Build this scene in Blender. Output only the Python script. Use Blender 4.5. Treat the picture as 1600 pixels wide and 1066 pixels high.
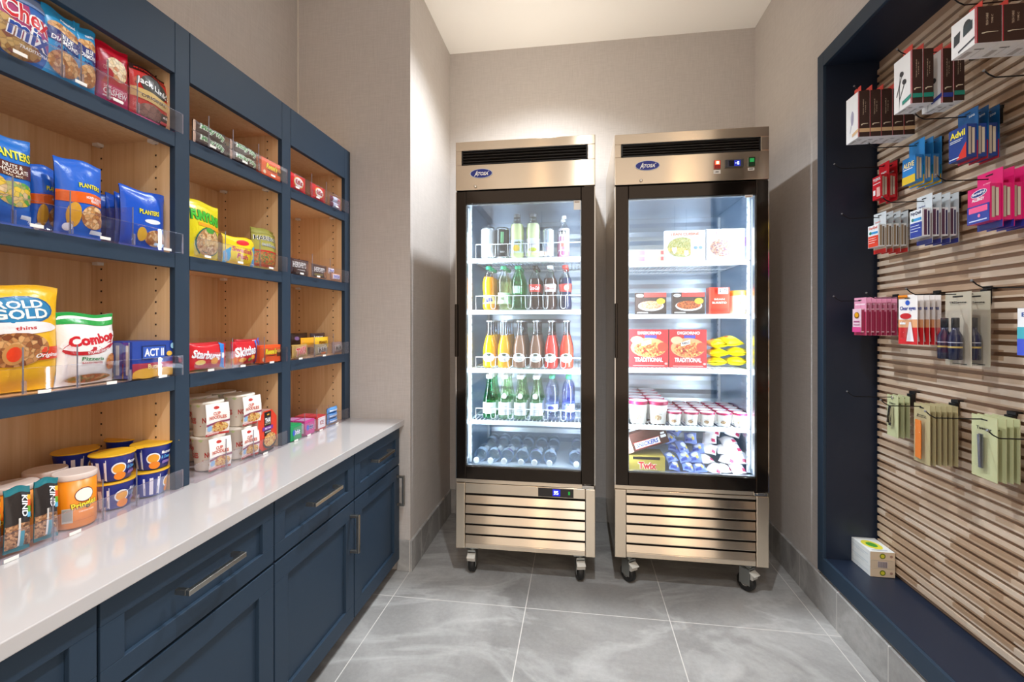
import bpy, math, random
from mathutils import Vector, Matrix, Euler

for o in list(bpy.data.objects):
    bpy.data.objects.remove(o)
SC = bpy.context.scene
COL = SC.collection
R = math.radians
rnd = random.Random(7)

# ------------------------------------------------------------------ camera, world, exposure
TH = R(8.25); FOC = 710.0; CXP = 800.0; HY = 505.0; CAMZ = 1.21
cam = bpy.data.cameras.new('camera'); co = bpy.data.objects.new('camera', cam); COL.objects.link(co)
co.location = (0, 0, CAMZ); co.rotation_euler = (R(90), 0, TH)
cam.sensor_width = 36; cam.lens = 36 * FOC / 1600; cam.shift_y = -(533 - HY) / 1600
cam.clip_start = 0.02
SC.camera = co
SC.view_settings.view_transform = 'Standard'
SC.view_settings.look = 'None'
SC.view_settings.exposure = 0.28
SC.view_settings.gamma = 1.0
try: SC.view_settings.use_curve_mapping = False
except Exception: pass
SC.cycles.transparent_max_bounces = 32
SC.cycles.max_bounces = 10
SC.cycles.diffuse_bounces = 5

w = bpy.data.worlds.new('world'); SC.world = w; w.use_nodes = True
bg = w.node_tree.nodes['Background']
bg.inputs[0].default_value = (1.0, 0.87, 0.76, 1); bg.inputs[1].default_value = 1.1

CEIL = 2.93
DOWNLIGHTS = [(-0.20, 2.17, 190, 'over the two upright coolers'), (0.05, 0.75, 120, 'over the middle of the room'), (0.0, -0.40, 110, 'behind the camera')]
PENDANTS = [(1.39, -2.6, 2.3), (1.62, -2.9, 2.3), (-0.55, -2.7, 2.3)]
LED_POWER = 4.8

# ------------------------------------------------------------------ pixel helpers (calibrated camera)
def _ray(px, py):
    c = (px - CXP) / FOC
    return c * math.cos(TH) - math.sin(TH), math.cos(TH) + c * math.sin(TH), (HY - py) / FOC
def onX(px, py, X):
    dx, dy, dz = _ray(px, py); t = X / dx; return Vector((X, t * dy, CAMZ + t * dz))
def onY(px, py, Y):
    dx, dy, dz = _ray(px, py); t = Y / dy; return Vector((t * dx, Y, CAMZ + t * dz))

# ------------------------------------------------------------------ materials
def lin(h):
    if isinstance(h, (tuple, list)): return (h[0], h[1], h[2], 1)
    h = h.lstrip('#'); out = []
    for i in (0, 2, 4):
        c = int(h[i:i + 2], 16) / 255
        out.append(c / 12.92 if c <= 0.04045 else ((c + 0.055) / 1.055) ** 2.4)
    return (*out, 1)
_M = {}
def nt(name):
    m = bpy.data.materials.new(name); m.use_nodes = True
    t = m.node_tree; return m, t, t.nodes['Principled BSDF']
def mat(h, rough=0.5, metal=0.0, name=None, spec=0.5, coat=0.0):
    k = ('p', str(h), rough, metal, spec, coat)
    if k in _M: return _M[k]
    m, t, b = nt(name or 'colour_%s' % str(h).strip('#'))
    b.inputs['Base Color'].default_value = lin(h); b.inputs['Roughness'].default_value = rough
    b.inputs['Metallic'].default_value = metal; b.inputs['Specular IOR Level'].default_value = spec
    b.inputs['Coat Weight'].default_value = coat
    _M[k] = m; return m
def foil(h, rough=0.3):
    """printed plastic film with fine creases"""
    k = ('f', h, rough)
    if k in _M: return _M[k]
    m, t, b = nt('film_%s' % h)
    b.inputs['Base Color'].default_value = lin(h); b.inputs['Roughness'].default_value = rough
    n = t.nodes.new('ShaderNodeTexNoise'); n.inputs['Scale'].default_value = 34; n.inputs['Detail'].default_value = 3
    n.inputs['Distortion'].default_value = 1.2
    tc = t.nodes.new('ShaderNodeTexCoord'); t.links.new(tc.outputs['Object'], n.inputs['Vector'])
    bp = t.nodes.new('ShaderNodeBump'); bp.inputs['Strength'].default_value = 0.35; bp.inputs['Distance'].default_value = 0.004
    t.links.new(n.outputs['Fac'], bp.inputs['Height']); t.links.new(bp.outputs['Normal'], b.inputs['Normal'])
    _M[k] = m; return m
def food(a, bb, c, scale=90, rough=0.4):
    """printed picture of snack pieces: cells of mixed colour"""
    k = ('food', a, bb, c, scale)
    if k in _M: return _M[k]
    m, t, b = nt('food_print')
    tc = t.nodes.new('ShaderNodeTexCoord')
    v = t.nodes.new('ShaderNodeTexVoronoi'); v.inputs['Scale'].default_value = scale * 1.6
    t.links.new(tc.outputs['Object'], v.inputs['Vector'])
    s = t.nodes.new('ShaderNodeSeparateColor'); t.links.new(v.outputs['Color'], s.inputs[0])
    r = t.nodes.new('ShaderNodeValToRGB'); e = r.color_ramp.elements
    scale *= 1.0; e[0].position = 0.1; e[0].color = lin(a); e[1].position = 0.9; e[1].color = lin(c)
    x = e.new(0.5); x.color = lin(bb)
    t.links.new(s.outputs[0], r.inputs['Fac'])
    v2 = t.nodes.new('ShaderNodeTexVoronoi'); v2.feature = 'DISTANCE_TO_EDGE'; v2.inputs['Scale'].default_value = scale * 1.6
    t.links.new(tc.outputs['Object'], v2.inputs['Vector'])
    mr = t.nodes.new('ShaderNodeMapRange'); mr.inputs[1].default_value = 0.0; mr.inputs[2].default_value = 0.12
    mr.inputs[3].default_value = 0.62; mr.inputs[4].default_value = 1.0
    t.links.new(v2.outputs['Distance'], mr.inputs[0])
    mx = t.nodes.new('ShaderNodeMix'); mx.data_type = 'RGBA'; mx.blend_type = 'MULTIPLY'; mx.inputs[0].default_value = 1
    t.links.new(r.outputs['Color'], mx.inputs[6]); t.links.new(mr.outputs[0], mx.inputs[7])
    t.links.new(mx.outputs[2], b.inputs['Base Color']); b.inputs['Roughness'].default_value = rough
    _M[k] = m; return m
def glassy(h, gloss=0.08, rough=0.02, name='clear'):
    """thin transparent plastic or glass, tinted, with a fresnel reflection"""
    k = ('g', h, gloss, rough)
    if k in _M: return _M[k]
    m = bpy.data.materials.new(name); m.use_nodes = True; t = m.node_tree; t.nodes.clear()
    o = t.nodes.new('ShaderNodeOutputMaterial'); tr = t.nodes.new('ShaderNodeBsdfTransparent'); tr.inputs[0].default_value = lin(h)
    g = t.nodes.new('ShaderNodeBsdfGlossy'); g.inputs['Roughness'].default_value = rough; g.inputs['Color'].default_value = (1, 1, 1, 1)
    lw = t.nodes.new('ShaderNodeLayerWeight'); lw.inputs[0].default_value = 0.35
    mp = t.nodes.new('ShaderNodeMapRange'); mp.inputs[3].default_value = gloss * 0.4; mp.inputs[4].default_value = min(1, gloss * 5)
    t.links.new(lw.outputs['Fresnel'], mp.inputs[0])
    mx = t.nodes.new('ShaderNodeMixShader'); t.links.new(mp.outputs[0], mx.inputs[0])
    t.links.new(tr.outputs[0], mx.inputs[1]); t.links.new(g.outputs[0], mx.inputs[2]); t.links.new(mx.outputs[0], o.inputs[0])
    _M[k] = m; return m
def emit(h, s):
    k = ('e', h, s)
    if k in _M: return _M[k]
    m, t, b = nt('lit_%s' % str(h))
    b.inputs['Base Color'].default_value = (0, 0, 0, 1)
    b.inputs['Emission Color'].default_value = lin(h); b.inputs['Emission Strength'].default_value = s
    _M[k] = m; return m
def mixrgb(t, fac, a, b_, mode='MIX'):
    mx = t.nodes.new('ShaderNodeMix'); mx.data_type = 'RGBA'; mx.blend_type = mode
    if hasattr(fac, 'is_output') or not isinstance(fac, (int, float)): t.links.new(fac, mx.inputs[0])
    else: mx.inputs[0].default_value = fac
    for i, v in ((6, a), (7, b_)):
        if isinstance(v, (tuple, str)): mx.inputs[i].default_value = lin(v)
        else: t.links.new(v, mx.inputs[i])
    return mx.outputs[2]
def coords(t, scale=(1, 1, 1), kind='Object'):
    tc = t.nodes.new('ShaderNodeTexCoord'); mp = t.nodes.new('ShaderNodeMapping'); mp.inputs['Scale'].default_value = scale
    t.links.new(tc.outputs[kind], mp.inputs['Vector']); return mp.outputs['Vector']
def noise_(t, vec, scale, detail=4, dist=0, rough=0.5):
    n = t.nodes.new('ShaderNodeTexNoise'); n.inputs['Scale'].default_value = scale; n.inputs['Detail'].default_value = detail
    n.inputs['Distortion'].default_value = dist; n.inputs['Roughness'].default_value = rough
    t.links.new(vec, n.inputs['Vector']); return n.outputs['Fac']
def ramp(t, fac, stops):
    r = t.nodes.new('ShaderNodeValToRGB'); e = r.color_ramp.elements
    e[0].position, e[0].color = stops[0][0], lin(stops[0][1]); e[1].position, e[1].color = stops[-1][0], lin(stops[-1][1])
    for p, c in stops[1:-1]:
        x = e.new(p); x.color = lin(c)
    t.links.new(fac, r.inputs['Fac']); return r.outputs['Color']
def bump(t, b, h, strength, dist):
    bp = t.nodes.new('ShaderNodeBump'); bp.inputs['Strength'].default_value = strength; bp.inputs['Distance'].default_value = dist
    t.links.new(h, bp.inputs['Height']); t.links.new(bp.outputs['Normal'], b.inputs['Normal'])

def m_wallpaper():
    m, t, b = nt('woven_wallcovering')
    v1 = coords(t, (260, 260, 14)); v2 = coords(t, (18, 18, 300))
    a = noise_(t, v1, 1, 2); c = noise_(t, v2, 1, 2)
    ad = t.nodes.new('ShaderNodeMath'); ad.operation = 'ADD'; t.links.new(a, ad.inputs[0]); t.links.new(c, ad.inputs[1])
    ml = t.nodes.new('ShaderNodeMath'); ml.operation = 'MULTIPLY'; ml.inputs[1].default_value = 0.5; t.links.new(ad.outputs[0], ml.inputs[0])
    col = ramp(t, ml.outputs[0], [(0.3, '#b7b0ab'), (0.7, '#c6bfba')])
    t.links.new(col, b.inputs['Base Color']); b.inputs['Roughness'].default_value = 0.65
    bump(t, b, ml.outputs[0], 0.08, 0.0006); return m
def m_stone(tiles, name):
    m, t, b = nt(name)
    vec = coords(t)
    n1 = noise_(t, vec, 1.6, 8, 1.0, 0.6)
    vv = coords(t, (.55, 1.3, 1)); n2 = noise_(t, vv, 2.2, 9, 1.3, 0.55)
    n3 = noise_(t, vec, 60, 4, 0, 0.7)
    base = ramp(t, n1, [(0.3, '#817f7d'), (0.5, '#9a9896'), (0.7, '#afadab')])
    vein = ramp(t, n2, [(0.44, '#000000'), (0.5, '#8a8a8a'), (0.56, '#000000')])
    c1 = mixrgb(t, vein, base, '#dcdbd9')
    c2 = mixrgb(t, 0.35, c1, ramp(t, n3, [(0.3, '#5f5c58'), (0.7, '#aaa8a4')]), 'SOFT_LIGHT')
    # grout lines at given coordinates
    sep = t.nodes.new('ShaderNodeSeparateXYZ'); t.links.new(vec, sep.inputs[0])
    mask = None
    for ax, off, per in tiles:
        s = t.nodes.new('ShaderNodeMath'); s.operation = 'SUBTRACT'; t.links.new(sep.outputs[ax], s.inputs[0]); s.inputs[1].default_value = off - per / 2
        d = t.nodes.new('ShaderNodeMath'); d.operation = 'FLOORED_MODULO'; t.links.new(s.outputs[0], d.inputs[0]); d.inputs[1].default_value = per
        e = t.nodes.new('ShaderNodeMath'); e.operation = 'SUBTRACT'; t.links.new(d.outputs[0], e.inputs[0]); e.inputs[1].default_value = per / 2
        f = t.nodes.new('ShaderNodeMath'); f.operation = 'ABSOLUTE'; t.links.new(e.outputs[0], f.inputs[0])
        g = t.nodes.new('ShaderNodeMath'); g.operation = 'LESS_THAN'; t.links.new(f.outputs[0], g.inputs[0]); g.inputs[1].default_value = 0.0018
        if mask is None: mask = g.outputs[0]
        else:
            x = t.nodes.new('ShaderNodeMath'); x.operation = 'MAXIMUM'; t.links.new(mask, x.inputs[0]); t.links.new(g.outputs[0], x.inputs[1]); mask = x.outputs[0]
    c3 = mixrgb(t, mask, c2, '#cdc9c3') if mask is not None else c2
    t.links.new(c3, b.inputs['Base Color']); b.inputs['Roughness'].default_value = 0.42
    bump(t, b, n3, 0.12, 0.001); return m
def m_wood():
    m, t, b = nt('maple_veneer')
    v = coords(t, (60, 60, 1.6)); n = noise_(t, v, 1.2, 6, 0.6, 0.6)
    col = ramp(t, n, [(0.25, '#d4a97a'), (0.5, '#dfb88a'), (0.75, '#e8c69d')])
    t.links.new(col, b.inputs['Base Color']); b.inputs['Roughness'].default_value = 0.42; return m
def m_steel(name='brushed_steel', tint='#ddceb9', rough=0.21, aniso=1.0):
    m, t, b = nt(name)
    v = coords(t, (1.5, 1.5, 700)); n = noise_(t, v, 1, 3, 0, 0.6)
    b.inputs['Base Color'].default_value = lin(tint); b.inputs['Metallic'].default_value = 1
    mr = t.nodes.new('ShaderNodeMapRange'); mr.inputs[3].default_value = rough - .015; mr.inputs[4].default_value = rough + .03
    t.links.new(n, mr.inputs[0]); t.links.new(mr.outputs[0], b.inputs['Roughness'])
    b.inputs['Anisotropic'].default_value = aniso
    tg = t.nodes.new('ShaderNodeCombineXYZ'); tg.inputs[2].default_value = 1.0
    t.links.new(tg.outputs[0], b.inputs['Tangent'])
    return m
def m_slat():
    m, t, b = nt('laminated_slat_wood')
    vec = coords(t, kind='Object'); sep = t.nodes.new('ShaderNodeSeparateXYZ'); t.links.new(vec, sep.inputs[0])
    def mth(op, a, bv):
        x = t.nodes.new('ShaderNodeMath'); x.operation = op
        for i, q in enumerate((a, bv)):
            if isinstance(q, (int, float)): x.inputs[i].default_value = q
            else: t.links.new(q, x.inputs[i])
        return x.outputs[0]
    row = mth('FLOOR', mth('DIVIDE', sep.outputs[2], SLAT_P), 0)
    wn = t.nodes.new('ShaderNodeTexWhiteNoise'); wn.noise_dimensions = '1D'; t.links.new(row, wn.inputs['W'])
    cell = mth('FLOOR', mth('DIVIDE', mth('ADD', sep.outputs[1], mth('MULTIPLY', wn.outputs['Value'], 0.6)), 0.21), 0)
    cmb = t.nodes.new('ShaderNodeCombineXYZ'); t.links.new(row, cmb.inputs[0]); t.links.new(cell, cmb.inputs[1])
    w2 = t.nodes.new('ShaderNodeTexWhiteNoise'); w2.noise_dimensions = '2D'; t.links.new(cmb.outputs[0], w2.inputs['Vector'])
    col = ramp(t, w2.outputs['Value'], [(0.0, '#a88a6e'), (0.3, '#bda084'), (0.55, '#cdb69e'), (1.0, '#d8c6b2')])
    g = noise_(t, coords(t, (60, 3, 60)), 1.5, 4)
    c2 = mixrgb(t, 0.18, col, ramp(t, g, [(0.3, '#8d745c'), (0.7, '#e6d9c8')]), 'MULTIPLY')
    t.links.new(c2, b.inputs['Base Color']); b.inputs['Roughness'].default_value = 0.55; return m

SLAT_P = 0.0312
WALL = m_wallpaper()
FLOORM = m_stone([(0, -0.81, 0.59), (1, 1.918, 1.2)], 'stone_floor_tile')
BASEM = m_stone([(1, 1.95, 0.3), (0, -0.81, 0.6)], 'stone_baseboard_tile')
WOOD = m_wood(); STEEL = m_steel(); SLAT = m_slat()
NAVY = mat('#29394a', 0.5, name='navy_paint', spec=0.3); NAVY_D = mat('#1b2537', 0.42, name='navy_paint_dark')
WHITEP = mat('#f2efec', 0.75, name='ceiling_paint')
QUARTZ = mat('#bfbab8', 0.12, name='white_quartz', coat=0.3)
NICKEL = mat('#b5b0a8', 0.28, 1.0, name='satin_nickel')
BLACKG = mat('#37302a', 0.1, 0.85, name='black_mirror_steel')
BLACK = mat('#101012', 0.45, name='black_plastic')
CHROME = mat('#cfcac2', 0.08, 1.0, name='chrome')
LINER = m_steel('cold_liner_steel', '#c9d6e4', 0.3, 0.0)
COATED = mat('#f4f8fb', 0.35, name='white_coated_wire')
GLASS = glassy('#f2f7fa', 0.10, 0.0, 'door_glass')
ACRYL = glassy('#fdfcfe', 0.035, 0.02, 'clear_acrylic')
ACRYE = glassy('#f0eef4', 0.12, 0.2, 'acrylic_edge')
CLEARB = glassy('#fafcfd', 0.08, 0.03, 'clear_bottle')
TAG = mat('#f1ede6', 0.5, name='paper_tag')
WIRE_B = mat('#17171a', 0.35, 0.6, name='black_wire')

# ------------------------------------------------------------------ mesh builder
def _clean(name): return name
_TXT = {}
def text2d(s, bold=0.0, shear=0.0):
    k = (s, bold, shear)
    if k in _TXT: return _TXT[k]
    cu = bpy.data.curves.new('t', 'FONT'); cu.body = s; cu.size = 1; cu.resolution_u = 2
    cu.offset = bold; cu.shear = shear; cu.space_line = 0.85; cu.align_x = 'CENTER'
    ob = bpy.data.objects.new('t', cu)
    me = ob.to_mesh()
    vs = [(v.co.x, v.co.y) for v in me.vertices]; fs = [tuple(p.vertices) for p in me.polygons]
    ob.to_mesh_clear(); bpy.data.objects.remove(ob); bpy.data.curves.remove(cu)
    if not vs: r = ([], [])
    else:
        x0 = min(v[0] for v in vs); x1 = max(v[0] for v in vs); y0 = min(v[1] for v in vs); y1 = max(v[1] for v in vs)
        r = ([((x - x0) / (x1 - x0 + 1e-9) - .5, (y - y0) / (y1 - y0 + 1e-9) - .5) for x, y in vs], fs)
    _TXT[k] = r; return r

class MB:
    def __init__(s): s.v = []; s.f = []; s.mi = []; s.sm = []; s.mats = []; s.fine = 0
    def m(s, mt):
        if mt not in s.mats: s.mats.append(mt)
        return s.mats.index(mt)
    def add(s, vs, fs, mt, smooth=False):
        o = len(s.v); s.v += [tuple(p) for p in vs]; i = s.m(mt)
        for f in fs: s.f.append(tuple(o + k for k in f)); s.mi.append(i); s.sm.append(smooth)
    def box(s, x0, x1, y0, y1, z0, z1, mt, rot=None, org=None):
        x0, x1 = min(x0, x1), max(x0, x1); y0, y1 = min(y0, y1), max(y0, y1); z0, z1 = min(z0, z1), max(z0, z1)
        vs = [Vector(p) for p in ((x0, y0, z0), (x1, y0, z0), (x1, y1, z0), (x0, y1, z0), (x0, y0, z1), (x1, y0, z1), (x1, y1, z1), (x0, y1, z1))]
        if rot is not None:
            c = Vector(org) if org is not None else sum(vs, Vector()) / 8
            vs = [rot @ (v - c) + c for v in vs]
        s.add(vs, [(0, 3, 2, 1), (4, 5, 6, 7), (0, 1, 5, 4), (1, 2, 6, 5), (2, 3, 7, 6), (3, 0, 4, 7)], mt); return s
    def grid(s, F, nu, nv, mt, smooth=True, flip=False):
        vs = [F(i / nu, j / nv) for j in range(nv + 1) for i in range(nu + 1)]; fs = []
        for j in range(nv):
            for i in range(nu):
                a = j * (nu + 1) + i; q = (a, a + 1, a + nu + 2, a + nu + 1)
                fs.append(q[::-1] if flip else q)
        s.add(vs, fs, mt, smooth); return s
    def lathe(s, prof, mt, n=20, cx=0, cy=0, cap=True, smooth=True):
        """prof: list of (r, z) ; mt: one material or a list per segment"""
        o = len(s.v)
        for r, z in prof:
            for k in range(n):
                a = 2 * math.pi * k / n; s.v.append((cx + r * math.cos(a), cy + r * math.sin(a), z))
        for j in range(len(prof) - 1):
            i = s.m(mt[j] if isinstance(mt, list) else mt)
            for k in range(n):
                k2 = (k + 1) % n
                s.f.append((o + j * n + k, o + j * n + k2, o + (j + 1) * n + k2, o + (j + 1) * n + k)); s.mi.append(i); s.sm.append(smooth)
        if cap:
            i = s.m(mt[0] if isinstance(mt, list) else mt); s.f.append(tuple(o + k for k in range(n))[::-1]); s.mi.append(i); s.sm.append(False)
            i = s.m(mt[-1] if isinstance(mt, list) else mt); q = o + (len(prof) - 1) * n
            s.f.append(tuple(q + k for k in range(n))); s.mi.append(i); s.sm.append(False)
        return s
    def tube(s, pts, r, mt, n=6):
        pts = [Vector(p) for p in pts]; o = len(s.v); N = len(pts)
        for i, p in enumerate(pts):
            d = (pts[min(i + 1, N - 1)] - pts[max(i - 1, 0)]).normalized()
            a = d.cross(Vector((0, 0, 1)))
            if a.length < 0.1: a = d.cross(Vector((0, 1, 0)))
            a.normalize(); b = d.cross(a)
            for k in range(n):
                t = 2 * math.pi * k / n; s.v.append(tuple(p + a * math.cos(t) * r + b * math.sin(t) * r))
        i_ = s.m(mt)
        for j in range(N - 1):
            for k in range(n):
                k2 = (k + 1) % n; s.f.append((o + j * n + k, o + j * n + k2, o + (j + 1) * n + k2, o + (j + 1) * n + k)); s.mi.append(i_); s.sm.append(True)
        s.f.append(tuple(o + k for k in range(n))[::-1]); s.mi.append(i_); s.sm.append(False)
        s.f.append(tuple(o + (N - 1) * n + k for k in range(n))); s.mi.append(i_); s.sm.append(False)
        return s
    # printed artwork on a surface F(u, v, off), u 0..W, v 0..H in metres; spec coordinates are fractions
    def art(s, F, W, H, specs, MF, base=0.0005):
        for L, sp in enumerate(specs):
            off = base + 0.00022 * L; k = sp[0]
            cm = lambda c: MF(c) if isinstance(c, str) else c
            if k == 'R':
                _, u0, u1, v0, v1, c = sp[:6]; sk = sp[6] if len(sp) > 6 else 0
                s.grid(lambda a, b: F((u0 + (u1 - u0) * a) * W, (v0 + (v1 - v0) * b + sk * (a - .5)) * H, off), max(1, int((18 if s.fine else 8) * (u1 - u0)) + 1), max(1, int((18 if s.fine else 8) * (v1 - v0)) + 1), cm(c))
            elif k == 'E':
                _, cu, cv, ru, rv, c = sp[:6]; rot = R(sp[6]) if len(sp) > 6 else 0; n = 20; vs = []; fs = []
                for ring in (0.0, 0.25, 0.5, 0.75, 1.0):
                    for q in range(n if ring else 1):
                        a = 2 * math.pi * q / n; x = ru * W * ring * math.cos(a); y = rv * H * ring * math.sin(a)
                        vs.append(F(cu * W + x * math.cos(rot) - y * math.sin(rot), cv * H + x * math.sin(rot) + y * math.cos(rot), off))
                for q in range(n):
                    q2 = (q + 1) % n; fs.append((0, 1 + q, 1 + q2)); fs += [(1 + n * j + q, 1 + n * (j + 1) + q, 1 + n * (j + 1) + q2, 1 + n * j + q2) for j in range(3)]
                s.add(vs, fs, cm(c), True)
            elif k == 'P':
                _, pts, c = sp[:3]
                s.add([F(u * W, v * H, off) for u, v in pts], [tuple(range(len(pts)))], cm(c), False)
            elif k == 'T':
                _, tx, cu, cv, tw, th, c = sp[:7]; op = sp[7] if len(sp) > 7 else {}
                rot = R(op.get('rot', 0)); sh = op.get('shear', 0); bd = op.get('bold', 0.02); arc = op.get('arc', 0)
                jobs = [(c, bd, off + 0.0001, 1.0)]
                if 'out' in op: jobs.insert(0, (op['out'], bd + op.get('ow', 0.05), off, 1.0 + op.get('ow', 0.05)))
                for cc, bb, oo, sc in jobs:
                    vs, fs = text2d(tx, bb, sh)
                    if not vs: continue
                    out = []
                    for x, y in vs:
                        X = x * tw * W * sc; Y = y * th * H * sc - arc * H * (2 * x) ** 2
                        if rot: X, Y = X * math.cos(rot) - Y * math.sin(rot), X * math.sin(rot) + Y * math.cos(rot)
                        out.append(F(cu * W + X, cv * H + Y, oo))
                    pr_ = [(a * tw * W, c_ * th * H) for a, c_ in vs]
                    if s.fine:
                        ctr = list(pr_); nf = []; st = [tuple(f) for f in fs]; k_ = 0; mid = {}
                        while st and k_ < 20000:
                            f = st.pop(); k_ += 1
                            if len(f) != 3: nf.append(f); continue
                            L3 = [(math.dist(ctr[f[q]], ctr[f[(q + 1) % 3]]), q) for q in range(3)]; ml, q = max(L3)
                            if ml < s.fine: nf.append(f); continue
                            i0, i1, i2 = f[q], f[(q + 1) % 3], f[(q + 2) % 3]; kk = (min(i0, i1), max(i0, i1))
                            if kk not in mid: ctr.append(((ctr[i0][0] + ctr[i1][0]) / 2, (ctr[i0][1] + ctr[i1][1]) / 2)); mid[kk] = len(ctr) - 1
                            m_ = mid[kk]; st += [(i0, m_, i2), (m_, i1, i2)]
                        out = []
                        for X, Y in ctr:
                            X *= sc; Y = Y * sc - arc * H * (2 * X / (tw * W)) ** 2
                            if rot: X, Y = X * math.cos(rot) - Y * math.sin(rot), X * math.sin(rot) + Y * math.cos(rot)
                            out.append(F(cu * W + X, cv * H + Y, oo))
                        fs = nf
                    s.add(out, fs, cm(cc), False)
        return s
    def build(s, name, parent=None, loc=None, rot=None, bevel=0, label=None, seg=2):
        me = bpy.data.meshes.new(name)
        vs = s.v
        if parent is not None and loc is None and parent.get('_w'):
            L = parent['_w']; vs = [(x - L[0], y - L[1], z - L[2]) for x, y, z in vs]
        me.from_pydata(vs, [], s.f)
        for mt in s.mats: me.materials.append(mt)
        for p, i, q in zip(me.polygons, s.mi, s.sm): p.material_index = i; p.use_smooth = q
        me.update()
        o = bpy.data.objects.new(name, me); COL.objects.link(o)
        if parent is not None: o.parent = parent
        if loc is not None: o.location = loc
        if rot is not None: o.rotation_euler = rot
        if bevel:
            b = o.modifiers.new('bevel', 'BEVEL'); b.width = bevel; b.segments = seg; b.limit_method = 'ANGLE'; b.angle_limit = R(40)
        if label: o['label'] = label
        return o

def tag(o, label, cat, group=None):
    o['label'] = label; o['category'] = cat
    if group: o['group'] = group
    return o
def struct(o): o['kind'] = 'structure'; return o
def thing(name, label, cat, loc=(0, 0, 0), rot=(0, 0, 0), group=None, world=False):
    """an Empty at the thing's base; world=True: its parts are given in world coordinates"""
    o = bpy.data.objects.new(name, None); COL.objects.link(o); o.empty_display_size = 0.05
    o.location = loc; o.rotation_euler = rot
    if world: o['_w'] = tuple(loc)
    return tag(o, label, cat, group)
def dup(o, loc=None, rot=None, label=None, group=None, parent=None):
    c = o.copy(); COL.objects.link(c)
    if parent is not None: c.parent = parent
    if loc is not None: c.location = loc
    if rot is not None: c.rotation_euler = rot
    if label: c['label'] = label
    if group: c['group'] = group
    for ch in [x for x in bpy.data.objects if x.parent == o]:
        dup(ch, parent=c)
    return c
ORD = ['front', 'second', 'third', 'fourth', 'fifth', 'sixth', 'seventh', 'eighth']

# ------------------------------------------------------------------ room shell
XL, XR, YB, YJ, XJ = -1.405, 1.02, 2.82, 2.126, -0.81
NY0, NY1, NZ0, NZ1 = 0.62, 2.098, 0.166, 2.338       # niche outer frame
b = MB(); b.box(-2.2, 2.6, -3.4, 3.0, -0.1, 0, FLOORM); struct(b.build('floor'))
b = MB(); b.box(-2.2, 2.6, -0.66, 3.0, CEIL, CEIL + .1, WHITEP); struct(b.build('ceiling'))
b = MB(); b.box(-2.2, 2.2, YB, 3.0, 0, CEIL, WALL); struct(b.build('wall_back'))
b = MB(); b.box(-1.6, XL, -3.2, YJ + .2, 0, CEIL, WALL); struct(b.build('wall_left'))
b = MB(); b.box(-1.6, XJ, YJ, YB + .1, 0, CEIL, WALL); struct(b.build('wall_left_return'))
b = MB()
b.box(XR, 1.5, NY1, YB + .1, 0, CEIL, WALL); b.box(XR, 1.5, NY0, NY1, NZ1, CEIL, WALL)
b.box(XR, 1.5, NY0, NY1, 0, NZ0, WALL); b.box(XR, 1.5, NY0 - .06, NY0, 0, CEIL, WALL)
struct(b.build('wall_right'))
def base_strip(name, x0, x1, y0, y1, h=0.15):
    b = MB(); b.box(x0, x1, y0, y1, 0, h, BASEM); struct(b.build(name, bevel=0.002))
base_strip('baseboard_right', XR - 0.014, XR, NY0 - .06, YB, 0.152)
base_strip('baseboard_back', XJ, XR, YB - 0.012, YB, 0.15)
base_strip('baseboard_left', XJ, XJ + 0.012, YJ - .012, YB, 0.15)
base_strip('baseboard_return', -0.875, XJ, YJ - 0.012, YJ, 0.15)
b = MB(); b.box(XL, XL + .004, YJ - .006, YJ, 2.0, CEIL, mat('#d9d2c8', .5)); struct(b.build('trim_corner'))
b = MB(); b.box(XR - .004, XR, NY1, NY1 + .008, 0.15, 2.33, mat('#d8d4cf', .35)); struct(b.build('trim_niche_edge'))

# ceiling lamps
for i, (x, y, p, where) in enumerate(DOWNLIGHTS):
    t = thing('recessed_downlight', 'white round recessed downlight in the ceiling ' + where, 'ceiling light', (x, y, CEIL), group='recessed ceiling downlights')
    b = MB(); b.lathe([(.075, -.006), (.082, -.003), (.082, 0)], mat('#f4f4f2', .4), 28); b.build('trim_ring', t, (0, 0, 0))
    b = MB(); b.lathe([(.055, -.0085), (.055, -.0065)], emit('#fff4e6', 14), 24); b.build('lens', t, (0, 0, 0))
    l = bpy.data.lights.new('downlight_beam', 'SPOT'); l.energy = p; l.spot_size = R(128); l.spot_blend = 1.0; l.shadow_soft_size = 0.035
    l.color = (0.88, 0.945, 1.0)
    lo = bpy.data.objects.new('downlight_beam', l); COL.objects.link(lo); lo.parent = t; lo.location = (0, 0, -.02)
for i, (x, y, z) in enumerate(PENDANTS):
    t = thing('pendant_lamp', 'warm glowing pendant lamp hanging behind the camera, ' + ['nearest the niche wall', 'beside the first one', 'nearest the shelves'][i], 'lamp', (x, y, z), group='pendant lamps behind the camera')
    b = MB(); b.lathe([(.004, .14), (.004, CEIL - z)], BLACK, 8); b.build('cord', t, (0, 0, 0))
    b = MB(); b.lathe([(.004, -.07), (.022, -.05), (.026, 0), (.02, .05), (.012, .1)], emit('#ffe2b8', 260), 16); b.build('bulb', t, (0, 0, 0)); b = MB(); b.lathe([(.16, -.02), (.13, .06), (.05, .13), (.012, .14)], mat('#a87a48', .6), 24, cap=False); b.build('lamp_shade', t, (0, 0, 0))

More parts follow.
